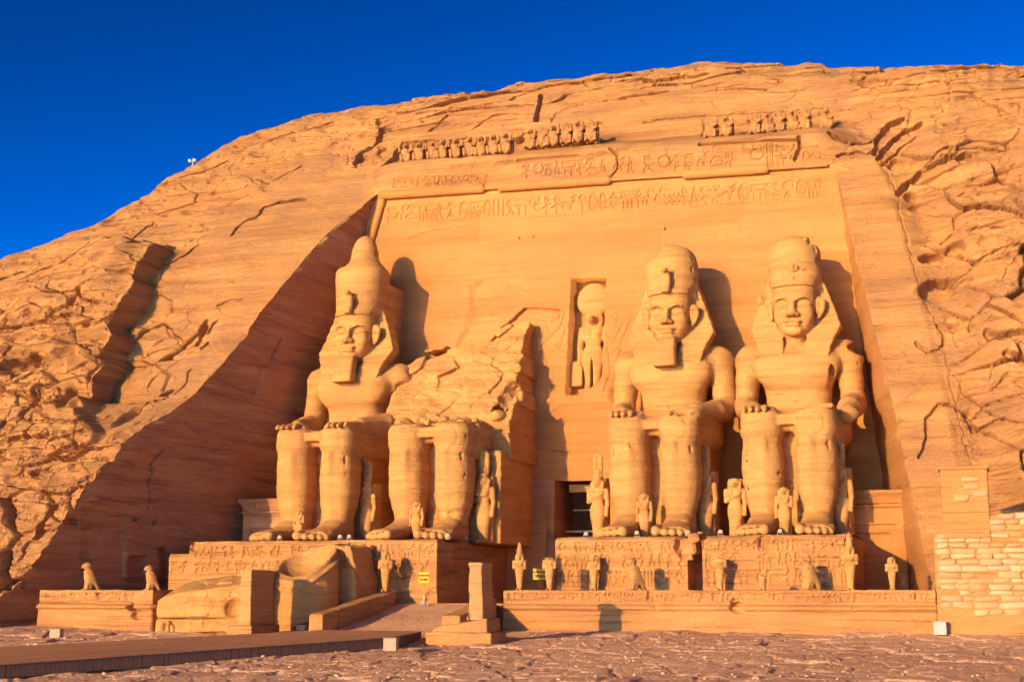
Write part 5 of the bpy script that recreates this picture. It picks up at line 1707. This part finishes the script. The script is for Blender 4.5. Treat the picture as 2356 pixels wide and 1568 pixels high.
def frag_b():
    v = Vol((-4.4, -2.8, -.6), (4.0, 6.2, 6.6), .085)
    # the drum: a crown broken off on the slant, dished inside, its rim swept up to the right
    def cut(x, y):
        return 3.25 + .50 * (y + 2.1) + .45 * np.maximum(x - .7, 0)
    def drum(x, y, z):
        r = np.hypot(x / 1.05, (y - .1) / 1.1) - (2.14 - .05 * (z - 2) ** 2 * .3)
        top = cut(x, y) - 1.0 * np.maximum(0, 1 - ((x + .1) ** 2 + (y - .25) ** 2) / 1.72 ** 2) ** .7 + .10 * fbm(x * .9, y * .9, 0 * z, 3, 768)
        return np.maximum(np.maximum(r, z - top), -.6 - z)
    v.add(drum, (-2.5, -2.5, -.6), (2.5, 2.7, 6.4))
    for k in range(14):
        a0, a1 = -2.85 + k * .22, -2.85 + (k + 1) * .22
        P = lambda a: (2.24 * math.cos(a), .1 + 2.34 * math.sin(a), float(cut(2.2 * math.cos(a), .1 + 2.3 * math.sin(a))) - .62)
        v.cone(P(a0), P(a1), .13, .13, .05)
    # slab of the torso leaning behind it
    def slab(x, y, z):
        top = 5.65 - .16 * np.abs(x - .8) - .22 * np.maximum(-x - .5, 0) + .04 * y
        d = np.maximum(np.maximum(-3.9 + .25 * z - x, x - 3.1 + .22 * np.maximum(z - 3, 0)), np.maximum(np.maximum(1.6 + .2 * (5 - z) * (x < 0) - y, y - 5.2), z - top))
        o, j = facets(((x + .5 * y) * .4 + 0 * z), (z * .55 + .3 * y + 0 * x), 766, .8)
        return d + .25 * fbm(x * .4, y * .4, z * .4, 4, 761) + .22 * o + .1 * sstep(.05, 0, j)
    v.add(slab, (-4.0, .2, -.6), (3.4, 5.4, 6.0), .05)
    v.mod(lambda V, x, y, z: V + .06 * fbm(x * .8, y * .8, z * .9, 4, 762) + .06 * np.maximum(0, fbm(x * 2.4, y * 2.4, z * 2.4, 3, 763)) * (z < 1.4))
    v.ell((1.3, -1.8, -.1), (1.1, .8, .6), .1, sub=True)
    return v.mesh('fallen_crown', M_stat, .035, 1.6, 765, .04)
p = onY(698, 1438, 82.6)
solo('fallen_block', frag_b(), 'upright drum-like fallen crown and head of the broken king, beside the ramp parapet', 'fallen block', (p[0] * 86.6 / 82.6, 86.6, -.15))
v = Vol((-2.9, -.3, -.2), (2.2, 3.2, 2.6), .08)
v.box((-2.2, 0, -.2), (1.6, 2.8, 1.9), .15); v.ell((-1.5, .5, 2.0), (1.1, 1, .4), .2, sub=True)
p = onY(325, 1430, 81.8)

# ------------------------------------------------------------------ free-standing stelae
def stela(x0, x1, y0, y1, z0, z1, mat, seed, tap=.10, name='shaft', lip=.06):
    v = Vol((x0 - .3, y0 - .3, z0 - .1), (x1 + .3, y1 + .3, z1 + .2), .055)
    def f(x, y, z):
        t = (z - z0) / (z1 - z0)
        e = tap * (1 - t)
        o_ = lip * sstep(z1 - .32, z1 - .08, z)
        d = np.maximum(np.maximum(x0 - e - o_ - x, x - x1 - e - o_), np.maximum(y0 - e - o_ - y, y - y1 - e - o_))
        return np.maximum(np.maximum(d, z - z1), z0 - z) + .025 * fbm(x * 1.2, y * 1.2, z * 1.2, 3, seed)
    v.add(f, (x0 - .2, y0 - .2, z0), (x1 + .2, y1 + .2, z1))
    return v
p = onZ(560, 1447, 0.0)
o = thing('stela', 'tall slab-like stone stela with a dark shaded side, between the two big fallen pieces', 'stela', (p[0], p[1], p[2]))
M_stela = sandstone('stela_stone', [(.46, .22, .07), (.53, .26, .085), (.55, .285, .10), (.48, .23, .09)], 1.0, .35, 1.4)
v = stela(-.36, .36, .1, 3.0, .25, 3.68, M_stela, 770, .12)
v.ell((-.5, .1, 1.4), (.25, .4, .9), .1, sub=True)
part('shaft', v.mesh('shaft', M_stela, .015, 2, 771), o)
part('plinth', MB().box((-.95, -.35, -.8), (.75, 3.4, .245), bev=.06).mesh('plinth', M_ped), o)
p = onG(1060, 1476)
o = thing('stela', 'slim stone stela on a stepped plinth at the right end of the wooden walkway', 'stela', (p[0], p[1], p[2]))
o.scale = (float(p[1]) / 59.6,) * 3
kx = 62.5 / 3200
v = stela(.28, .84, .35, 1.75, .95, 3.52, M_stela, 780, .12)
v.ell((.3, .3, 1.6), (.12, .2, .6), .06, sub=True)
part('shaft', v.mesh('shaft', M_stela, .015, 2, 781), o)
v = Vol((-1.9, -.2, -.2), (1.6, 2.4, 1.4), .06)
v.box((-1.72, 0, -.2), (1.42, 2.2, .42), .04)
v.add(lambda x, y, z: np.maximum(np.maximum(np.maximum(-1.42 - x, x - 1.2), np.maximum(.12 - y, y - 2.0)), np.maximum(z - .78 - .16 * (x + .5), -z)), (-1.5, .1, 0), (1.25, 2.1, 1.2), .06)
v.ell((-1.7, 0, .9), (.5, 1, .4), .15, sub=True)
part('plinth', v.mesh('plinth', M_ped, .05, 1.6, 782), o)

# ------------------------------------------------------------------ figures along the terraces
def cut_at(zc, tilt=0.0):
    def c(v, H):
        v.box((-H, -H, zc * H), (H, H, 2 * H), .0, .03, sub=True)
        v.ell((.1 * H, -.1 * H, zc * H), (.14 * H, .1 * H, .07 * H), .03, sub=True)
    return c
ME_O = figure('osiris', 2.4, None, 11)
ME_Oc = figure('osiris', 2.4, nocrown, 12)
ME_Ob = figure('osiris', 2.4, cut_at(.86), 13)
ME_Os = figure('osiris', 2.4, cut_at(.42), 14)
ME_F = figure('falcon', 1.9, None, 15)
ME_Fb = figure('falcon', 1.9, cut_at(.90), 16)
GT = 'row of small statues on the terrace edge'
YF1 = 88.35
def mpp(x, Y):   # metres for one picture unit at that depth near the horizon
    a = math.atan((x - PW / 2) / PF)
    return Y / math.cos(a - YAW) * math.cos(a) / PF
for me, kind, x, Y, px_h, Hm, lab in (
        (ME_O, 'osiris', 1195, YF1, 108, 2.4 * 1.28, 'slender crowned king at the left end of the right terrace, against the dark passage'),
        (ME_Ob, 'osiris', 1264, YF1 + .2, 72, 2.4 * .84, 'headless mummy-shaped king standing just right of a yellow sign'),
        (ME_Oc, 'osiris', 1366, 91.2, 80, 2.4 * .99, 'worn king close against the pedestal, second from the yellow sign'),
        (ME_F, 'falcon', 1456, YF1 + .8, 72, 1.9 * .98, 'falcon standing before the inscribed pedestal of the king beside the doorway'),
        (ME_Ob, 'osiris', 1656, YF1 + 2.6, 74, 2.4 * .84, 'headless king just right of the gap between the right pedestals'),
        (ME_Os, 'osiris', 1754, YF1, 36, 2.4 * .42, 'broken stump of legs, shortest of the terrace statues'),
        (ME_Fb, 'falcon', 1858, YF1 + 1.8, 72, 1.9 * .92, 'falcon before the middle of the rightmost pedestal'),
        (ME_O, 'osiris', 1957, 91.6, 130, 2.4 * 1.28, 'tall crowned king at the outer corner of the rightmost pedestal'),
        (ME_Oc, 'osiris', 2053, YF1 + 2.0, 74, 2.4 * .99, 'rightmost small king, alone before the corner chapel'),
        (ME_Oc, 'osiris', 886, 90.3, 88, 2.4 * .99, 'lone slender king at the head of the left ramp parapet')):
    s = px_h * mpp(x, Y) / Hm
    zb = 2.4 if x > 1000 else 2.33
    X = bx(x, Y)
    place(kind, me, lab, 'statue', X, Y, zb, (-.8 if kind == 'falcon' else math.atan2(X, Y) * -.35), s, GT)
    m = MB().box((X - .38 * s - .2, Y - .6 * s, zb - .02), (X + .38 * s, Y + .45 * s, zb + .09))
for x, h, lab in ((202, 60, 'leftmost falcon, on the short broken terrace by the shaded wall'), (344, 54, 'falcon on the right end of the short terrace, beside the toppled block')):
    Y = 83.5
    X = bx(x, Y)
    place('falcon', ME_F, lab, 'statue', X, Y, 2.42, -.7, h * mpp(x, Y) / (1.9 * .98), GT)

# ------------------------------------------------------------------ patched masonry wall at the right
YW = 86.0
M_mort = sandstone('wall_mortar', [(.44, .20, .055), (.50, .23, .065), (.53, .25, .075), (.46, .21, .065)], .8, .4, 1.6)
M_st1 = plain('pale_stone', (.53, .30, .12), .9)
M_st2 = plain('cream_stone', (.56, .36, .17), .9)
M_st3 = plain('tan_stone', (.50, .26, .09), .9)
w0, w1 = bx(2153, YW), bx(2153, YW) + 17
zt1 = onY(2320, 1176, YW)[2]
ppx0, ppx1 = bx(2177, YW), bx(2287, YW)
zpt = onY(2230, 1072, YW)[2]
wall = thing('masonry_wall', 'rough wall of pale irregular stones in orange mortar at the far right, with a square pier', 'wall', ((w0 + w1) / 2, YW, 0))
cxw = (w0 + w1) / 2
v = Vol((w0 - cxw - .3, -.3, -.4), (w1 - cxw + .3, 3.0, zt1 + .3), .11)
def fw(x, y, z):
    top = np.interp(x + cxw, [w0, w0 + .5, ppx0, ppx0 + .4, w0 + 4.6, w1], [zt1 - 1.4, zt1 - .9, zt1 - .8, zt1 - .5, zt1, zt1 + .2])
    d = np.maximum(np.maximum(np.abs(x) - (w1 - w0) / 2, np.maximum(-y - .03 * np.sin(z), y - 2.6)), z - top)
    return d + .05 * fbm(x * .7, y * .7, z * .7, 3, 801)
v.add(fw, (w0 - cxw, 0, -.4), (w1 - cxw, 2.6, zt1 + .2))
part('mortar', v.mesh('mortar', M_mort, .03, 1.5, 802), wall)
rw = np.random.default_rng(77)
sb = {0: MB(), 1: MB(), 2: MB()}
def stone(x0_, x1_, z0_, z1_, k):
    n0 = len(sb[k].v)
    sb[k].box((x0_ - cxw, -.06 - rw.uniform(0, .05), z0_), (x1_ - cxw, .3, z1_), bev=min(.05, (z1_ - z0_) * .2))
    # uneven outline: shift the stone's rim a little per corner
    a = np.array(sb[k].v[n0:])
    cx_, cz_ = (a[:, 0].min() + a[:, 0].max()) / 2, (a[:, 2].min() + a[:, 2].max()) / 2
    sx2, sz2 = rw.uniform(-.07, .07, 4), rw.uniform(-.06, .06, 4)
    q_ = ((a[:, 0] > cx_).astype(int) * 2 + (a[:, 2] > cz_))
    a[:, 0] += sx2[q_]; a[:, 2] += sz2[q_]
    a[:, 1] += .03 * rw.uniform(-1, 1, len(a)) * (a[:, 1] < 0)
    sb[k].v[n0:] = [tuple(t) for t in a]
z = .95
while z < zt1 - .1:
    hc = rw.uniform(.28, .42)
    x = w0 + rw.uniform(0, .3)
    while x < w1:
        wd_ = rw.uniform(.6, 1.5)
        top = np.interp(x + wd_ / 2, [w0, w0 + .5, ppx0, ppx0 + .4, w0 + 4.6, w1], [zt1 - 1.4, zt1 - .9, zt1 - .8, zt1 - .5, zt1, zt1 + .2])
        g_ = rw.uniform(.03, .12)
        if z + hc < top + .05 and rw.random() > (.4 if z < 1.2 else .07):
            stone(x + g_ * .5, x + wd_ - g_ * .5, z + rw.uniform(.01, .04), z + hc - rw.uniform(.0, .03), int(rw.choice([0, 0, 0, 1, 1, 2])))
        x += wd_
    z += hc
for k, mt in ((0, M_st1), (1, M_st2), (2, M_st3)):
    part('stones', sb[k].mesh('stones', mt, True), wall)
v = Vol((ppx0 - cxw - .5, -.6, zt1 - 1.6), (ppx1 - cxw + .5, 2.6, zpt + .2), .07)
v.box((ppx0 - cxw, -.12, zt1 - 1.5), (ppx1 - cxw, 2.3, zpt - .1), .04)
v.box((ppx0 - cxw - .14, -.26, zpt - .16), (ppx1 - cxw + .14, 2.4, zpt), .03)
part('pier', v.mesh('pier', M_mort, .03, 1.5, 803), wall)
sb = {0: MB(), 1: MB(), 2: MB()}
for (a, b, c, d) in ((2226, 2265, 1098, 1110), (2228, 2262, 1112, 1126), (2252, 2284, 1128, 1142), (2206, 2240, 1138, 1152)):
    stone(bx(a, YW), bx(b, YW), onY(a, d, YW)[2], onY(a, c, YW)[2], 1)
for q_ in sb[1].v[:]:
    pass
sb[1].v = [(a, b - .13, c) for a, b, c in sb[1].v]
part('stones', sb[1].mesh('stones', M_st1, True), wall)

# ------------------------------------------------------------------ wooden walkway
zd = .46
A, B, Cc, Dd, E_ = onG(-140, 1535.5, zd), onG(905, 1463, zd), onG(972, 1450.5, zd), onG(745, 1447.5, zd), onG(-140, 1494.5, zd)
dk = thing('walkway', 'low brown wooden boardwalk with slatted side running in from the left', 'boardwalk', tuple((A + B) / 2 * np.array([1, 1, 0])))
base = np.array((A + B) / 2 * np.array([1, 1, 0]))
M_deck = plain('deck_wood', (.55, .24, .095), .75)
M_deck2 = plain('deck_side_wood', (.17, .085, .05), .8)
def grain(m, ang):
    # wood grain and dust streaks along the boards
    t = m.node_tree
    N = [n for n in t.nodes if n.type == 'TEX_NOISE'][0]
    mp = t.nodes.new('ShaderNodeMapping')
    mp.vector_type = 'TEXTURE'
    mp.inputs['Rotation'].default_value = (0, 0, ang)
    mp.inputs['Scale'].default_value = (6.0, .22, .22)
    g = [n for n in t.nodes if n.type == 'NEW_GEOMETRY'][0]
    t.links.new(g.outputs['Position'], mp.inputs['Vector'])
    t.links.new(mp.outputs[0], N.inputs['Vector'])
    N.inputs['Scale'].default_value = 1.6
    r = [n for n in t.nodes if n.type == 'VALTORGB'][0]
    c = r.color_ramp.elements[1].color[:3]
    r.color_ramp.elements[0].color = (*[k * .55 for k in c], 1)
    r.color_ramp.elements[1].color = (*[k * 1.1 for k in c], 1)
_e = B - A
grain(M_deck, math.atan2(_e[1], _e[0]))
m = MB()
nb = 46
rd = np.random.default_rng(6)
for k in range(nb):
    t0, t1_ = k / nb, (k + .90) / nb
    l = [A + (E_ - A) * t0, A + (E_ - A) * t1_]
    def far(t):
        # right-hand end follows B -> C -> D
        return B + (Cc - B) * min(1, t / .35) if t < .35 else Cc + (Dd - Cc) * (t - .35) / .65
    r = [far(t0), far(t1_)]
    L_ = np.linalg.norm(r[0] - l[0])
    cuts = np.concatenate([[0], np.sort(rd.uniform(.05, .95, 8)), [1]])
    for c0, c1 in zip(cuts[:-1], cuts[1:]):
        dzb = rd.uniform(-.006, .006)
        q4 = [l[0] + (r[0] - l[0]) * c0, l[0] + (r[0] - l[0]) * (c1 - .0006), l[1] + (r[1] - l[1]) * (c1 - .0006), l[1] + (r[1] - l[1]) * c0]
        V_ = [tuple(p_ - base + np.array([0, 0, dzb])) for p_ in q4] + [tuple(p_ - base + np.array([0, 0, -.05])) for p_ in q4]
        m.add(V_, [(0, 1, 2, 3), (4, 7, 6, 5), (0, 4, 5, 1), (1, 5, 6, 2), (2, 6, 7, 3), (3, 7, 4, 0)])
part('boards', m.mesh('boards', M_deck), dk)
def side(P0, P1, name):
    d = P1 - P0; L_ = np.linalg.norm(d); e = d / L_
    n = np.array([e[1], -e[0], 0])
    m = MB()
    s = 0.0
    while s < L_ - .25:
        wv = .21 + rd.uniform(-.015, .015)
        of = rd.uniform(0, .012)
        p0 = P0 + e * s - base - n * (.05 - of); p1 = P0 + e * (s + wv) - base - n * (.05 - of)
        zt_ = -.06; zb_ = -zd - .15
        q4 = [p0, p1, p1 - n * .03, p0 - n * .03]
        V_ = [(a[0], a[1], a[2] + zb_) for a in q4] + [(a[0], a[1], a[2] + zt_) for a in q4]
        m.add(V_, [(3, 2, 1, 0), (4, 5, 6, 7), (0, 1, 5, 4), (1, 2, 6, 5), (2, 3, 7, 6), (3, 0, 4, 7)])
        s += wv + .018
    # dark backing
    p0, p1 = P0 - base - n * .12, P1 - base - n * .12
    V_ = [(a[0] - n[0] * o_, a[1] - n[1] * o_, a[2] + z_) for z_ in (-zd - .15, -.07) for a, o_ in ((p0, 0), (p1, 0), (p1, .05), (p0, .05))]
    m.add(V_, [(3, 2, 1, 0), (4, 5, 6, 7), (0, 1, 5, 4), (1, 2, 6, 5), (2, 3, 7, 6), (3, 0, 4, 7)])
    part(name, m.mesh(name, M_deck2), dk)
side(A, B, 'side_slats')
side(B, Cc, 'side_slats')
side(E_ + 0 * A, Dd, 'side_slats')

# ------------------------------------------------------------------ signs, floodlights, boxes, mast
M_yel = plain('sign_yellow', (.75, .38, .01), .5)
M_red = plain('sign_lettering', (.12, .02, .005), .6)
M_grey = plain('sign_foot', (.55, .52, .50), .5)
M_cream = plain('box_cream', (.44, .31, .17), .7)
M_white = plain('box_white', (.55, .45, .33), .6)
M_lamp = plain('lamp_housing', (.60, .47, .28), .6)
M_glass = plain('lamp_glass', (.42, .34, .2), .3)
def text_mesh(body, size, mat):
    cu = bpy.data.curves.new('lettering', 'FONT')
    cu.body = body; cu.size = size; cu.align_x = 'CENTER'; cu.align_y = 'CENTER'; cu.extrude = .006; cu.offset = .006
    ob = bpy.data.objects.new('lettering', cu)
    COL.objects.link(ob)
    me = bpy.data.meshes.new_from_object(ob.evaluated_get(bpy.context.evaluated_depsgraph_get()))
    bpy.data.objects.remove(ob)
    me.materials.clear(); me.materials.append(mat)
    return me
def sign(X, Y, z, w, h, pole, lab, foot, rot=0.0):
    o = thing('sign', lab, 'sign', (X, Y, z), rot)
    part('board', MB().box((-w / 2, -.02, pole), (w / 2, .02, pole + h), bev=.012).mesh('board', M_yel), o)
    part('pole', MB().tube((0, .05, .1 if foot else 0), (0, .05, pole + .2), .035).mesh('pole', M_yel, True), o)
    for txt, zz_, sz in (('NO PHOTO INSIDE', pole + h * .67, w / 8.6), ('THE TEMPLE', pole + h * .30, w / 6.6)):
        t = part('lettering', text_mesh(txt, sz, M_red), o)
        t.location = (0, -.028, zz_)
        t.rotation_euler = (math.pi / 2, 0, 0)
        t.scale = (1, 1.55, 1)
    if foot:
        m = MB().tube((0, .05, .0), (0, .05, .62), .05, .045)
        for a in range(4):
            m.tube((0, .05, .35), (.28 * math.cos(a * 1.57 + .5), .05 + .28 * math.sin(a * 1.57 + .5), .02), .03)
        part('stand', m.mesh('stand', M_grey), o)
    return o
X, Y = bx(975, 90.2), 90.2
k = mpp(975, Y)
sign(X, Y, 1.38, 28 * k, 25 * k, 50 * k, 'yellow sign on a pole with a grey tripod foot, at the head of the ramp', True, -.15)
X, Y = bx(1242, 90.6), 90.6
k = mpp(1242, Y)
sign(X, Y, 2.4, 33 * k, 25 * k, 24 * k, 'yellow sign partly behind a headless statue on the right terrace', False, -.1)

FL = None
def floodlight(loc, lab, s=1.0, rot=0.0):
    global FL
    if FL is None:
        o = thing('floodlight', lab, 'floodlight', loc, rot, 'small floodlights among the colossi')
        v = Vol((-.3, -.3, .1), (.3, .3, .6), .03)
        v.loft(1, [-.18, -.1, .1, .2], 0, [.36, .36, .34, .32], [.2, .19, .13, .06], [.2, .19, .13, .06], 2.2)
        part('housing', v.mesh('housing', M_lamp), o)
        part('glass', MB().tube((0, -.205, .36), (0, -.182, .36), .15, .15, 14).mesh('glass', M_glass), o)
        part('bracket', MB().box((-.22, -.03, 0), (.22, .03, .03)).box((-.24, -.03, 0), (-.21, .03, .36)).box((.21, -.03, 0), (.24, .03, .36)).mesh('bracket', M_grey), o)
        FL = o
        o.scale = (s,) * 3
        return o
    return dup(FL, loc, rot, s, lab)
FLIST = [(640, 1240, -2.9, 'floodlight left of centre on the long pedestal, behind the fallen head'), (780, 1240, -2.6, 'floodlight of a close pair on the long pedestal, the left one of the pair'), (801, 1241, -2.6, 'floodlight of a close pair on the long pedestal, the right one of the pair'),
         (1029, 1245, -2.2, 'floodlight at the front right corner of the long pedestal'), (1070, 1252, 1.5, 'floodlight on the long pedestal just left of the large plumed queen'),
         (1349, 1240, -2.0, 'floodlight before the doorway on the left edge of the pedestal'), (1467, 1238, -2.6, 'floodlight between the feet of the bearded king by the door'), (1585, 1240, -2.4, 'floodlight at the pedestal corner, left of the gap'),
         (1600, 1240, -1.0, 'floodlight right beside the gap between the pedestals'), (1660, 1239, -2.6, 'floodlight left of the feet of the beardless king'), (1798, 1236, -2.4, 'floodlight between the feet of the beardless king')]
for x, y, u, lab in FLIST:
    u = u - 1.4 if u < -1.5 else u
    floodlight((bx(x, YS + u), YS + u, ZP + .02), lab, .72, .3)
for x, Y, z, lab in ((742, YS + 2.2, ZP + 8.85, 'floodlight on the lap of the knobbed-crown king'), (1481, YS + 1.2, ZP + 8.75, 'floodlight on the lap of the bearded king by the door'), (1780, YS + 1.0, ZP + 8.75, 'floodlight on the lap of the beardless king')):
    floodlight((bx(x, Y), Y, z), lab, .7, .2)

def case(X, Y, z, w, h, d, mat, lab, rot=0.0):
    o = thing('lamp_box', lab, 'box', (X, Y, z), rot, 'lamp boxes on the ground')
    part('body', MB().box((-w / 2, 0, 0), (w / 2, d, h - .055), bev=.02).mesh('body', mat), o)
    part('lid', MB().box((-w / 2 - .02, -.02, h - .05), (w / 2 + .02, d + .02, h), bev=.012).mesh('lid', mat), o)
    part('panel', MB().box((-w * .36, -.012, h * .14), (w * .36, .004, h * .76)).mesh('panel', mat), o)
    part('latch', MB().box((-.03, -.03, h * .78), (.03, -.012, h * .9)).mesh('latch', M_grey), o)
    return o
for x, yb, wpx, hpx, mt, lab in ((125, 1464, 25, 18, M_cream, 'small cream box on the ground before the short terrace at the left'), (896, 1494, 30, 27, M_cream, 'cream box standing in front of the walkway, nearest to the camera'),
                                 (2163, 1457, 27, 28, M_white, 'white box at the foot of the masonry wall'), (690, 1448, 20, 11, M_cream, 'flat cream box at the foot of the fallen head')):
    z0_ = 0.0 if x != 125 else .2
    p = onG(x, yb, z0_)
    z0_ = p[2]
    k = mpp(x, p[1])
    case(p[0], p[1], z0_ - .05, wpx * k, hpx * k + .05, wpx * k * .75, mt, lab, .12)
# lamp mast on the skyline
p = on_hill(443, 384, 1.5)
o = thing('lamp_mast', 'small lamp mast on the skyline at the left', 'mast', (p[0], p[1], p[2] - .3))
part('pole', MB().tube((0, 0, 0), (0, 0, 1.2), .05, .04).tube((-.3, 0, .9), (.3, 0, .9), .03).mesh('pole', M_grey, True), o)
l1 = part('lamp', MB().box((-.42, -.2, .8), (-.16, .12, 1.08), bev=.03).mesh('lamp', M_grey), o)
l2 = part('lamp', MB().box((.14, -.2, .8), (.40, .12, 1.08), bev=.03).mesh('lamp', M_grey), o)

# loose stones on the ground
rs_ = np.random.default_rng(15)
def pebble(seed):
    v = Vol((-.32,) * 3, (.32,) * 3, .05)
    v.ell((0, 0, 0), (.24, .2, .14)); v.box((-.2, -.12, -.1), (.14, .15, .1), .03, .05)
    return v.mesh('stone', M_ground, .04, 6, seed)
PBM = [pebble(900 + i) for i in range(4)]
vs, fs, nb_ = [], [], 0
for i in range(620):
    x, y = rs_.uniform(20, 2300), rs_.uniform(1456, 1560)
    p = onG(x, y)
    if 30 < p[1] < 86:
        me = PBM[i % 4]
        co = np.empty(len(me.vertices) * 3, np.float32); me.vertices.foreach_get('co', co); co = co.reshape(-1, 3)
        q = np.empty(len(me.loops), np.int32); me.loops.foreach_get('vertex_index', q); q = q.reshape(-1, 4)
        a = rs_.uniform(0, 6.28); s = .08 + .5 * rs_.random() ** 3
        R_ = np.array([[math.cos(a), -math.sin(a), 0], [math.sin(a), math.cos(a), 0], [0, 0, 1]])
        gz = float(ground_h(np.array([p[0]]), np.array([p[1]]))[0])
        vs.append(co @ R_.T * s + np.array([p[0], p[1], gz + float(gbase(p[1])) + .02])); fs.append(q + nb_); nb_ += len(co)
g = part('gravel', mk_mesh('gravel', np.concatenate(vs), np.concatenate(fs), M_ground))
g['kind'] = 'stuff'
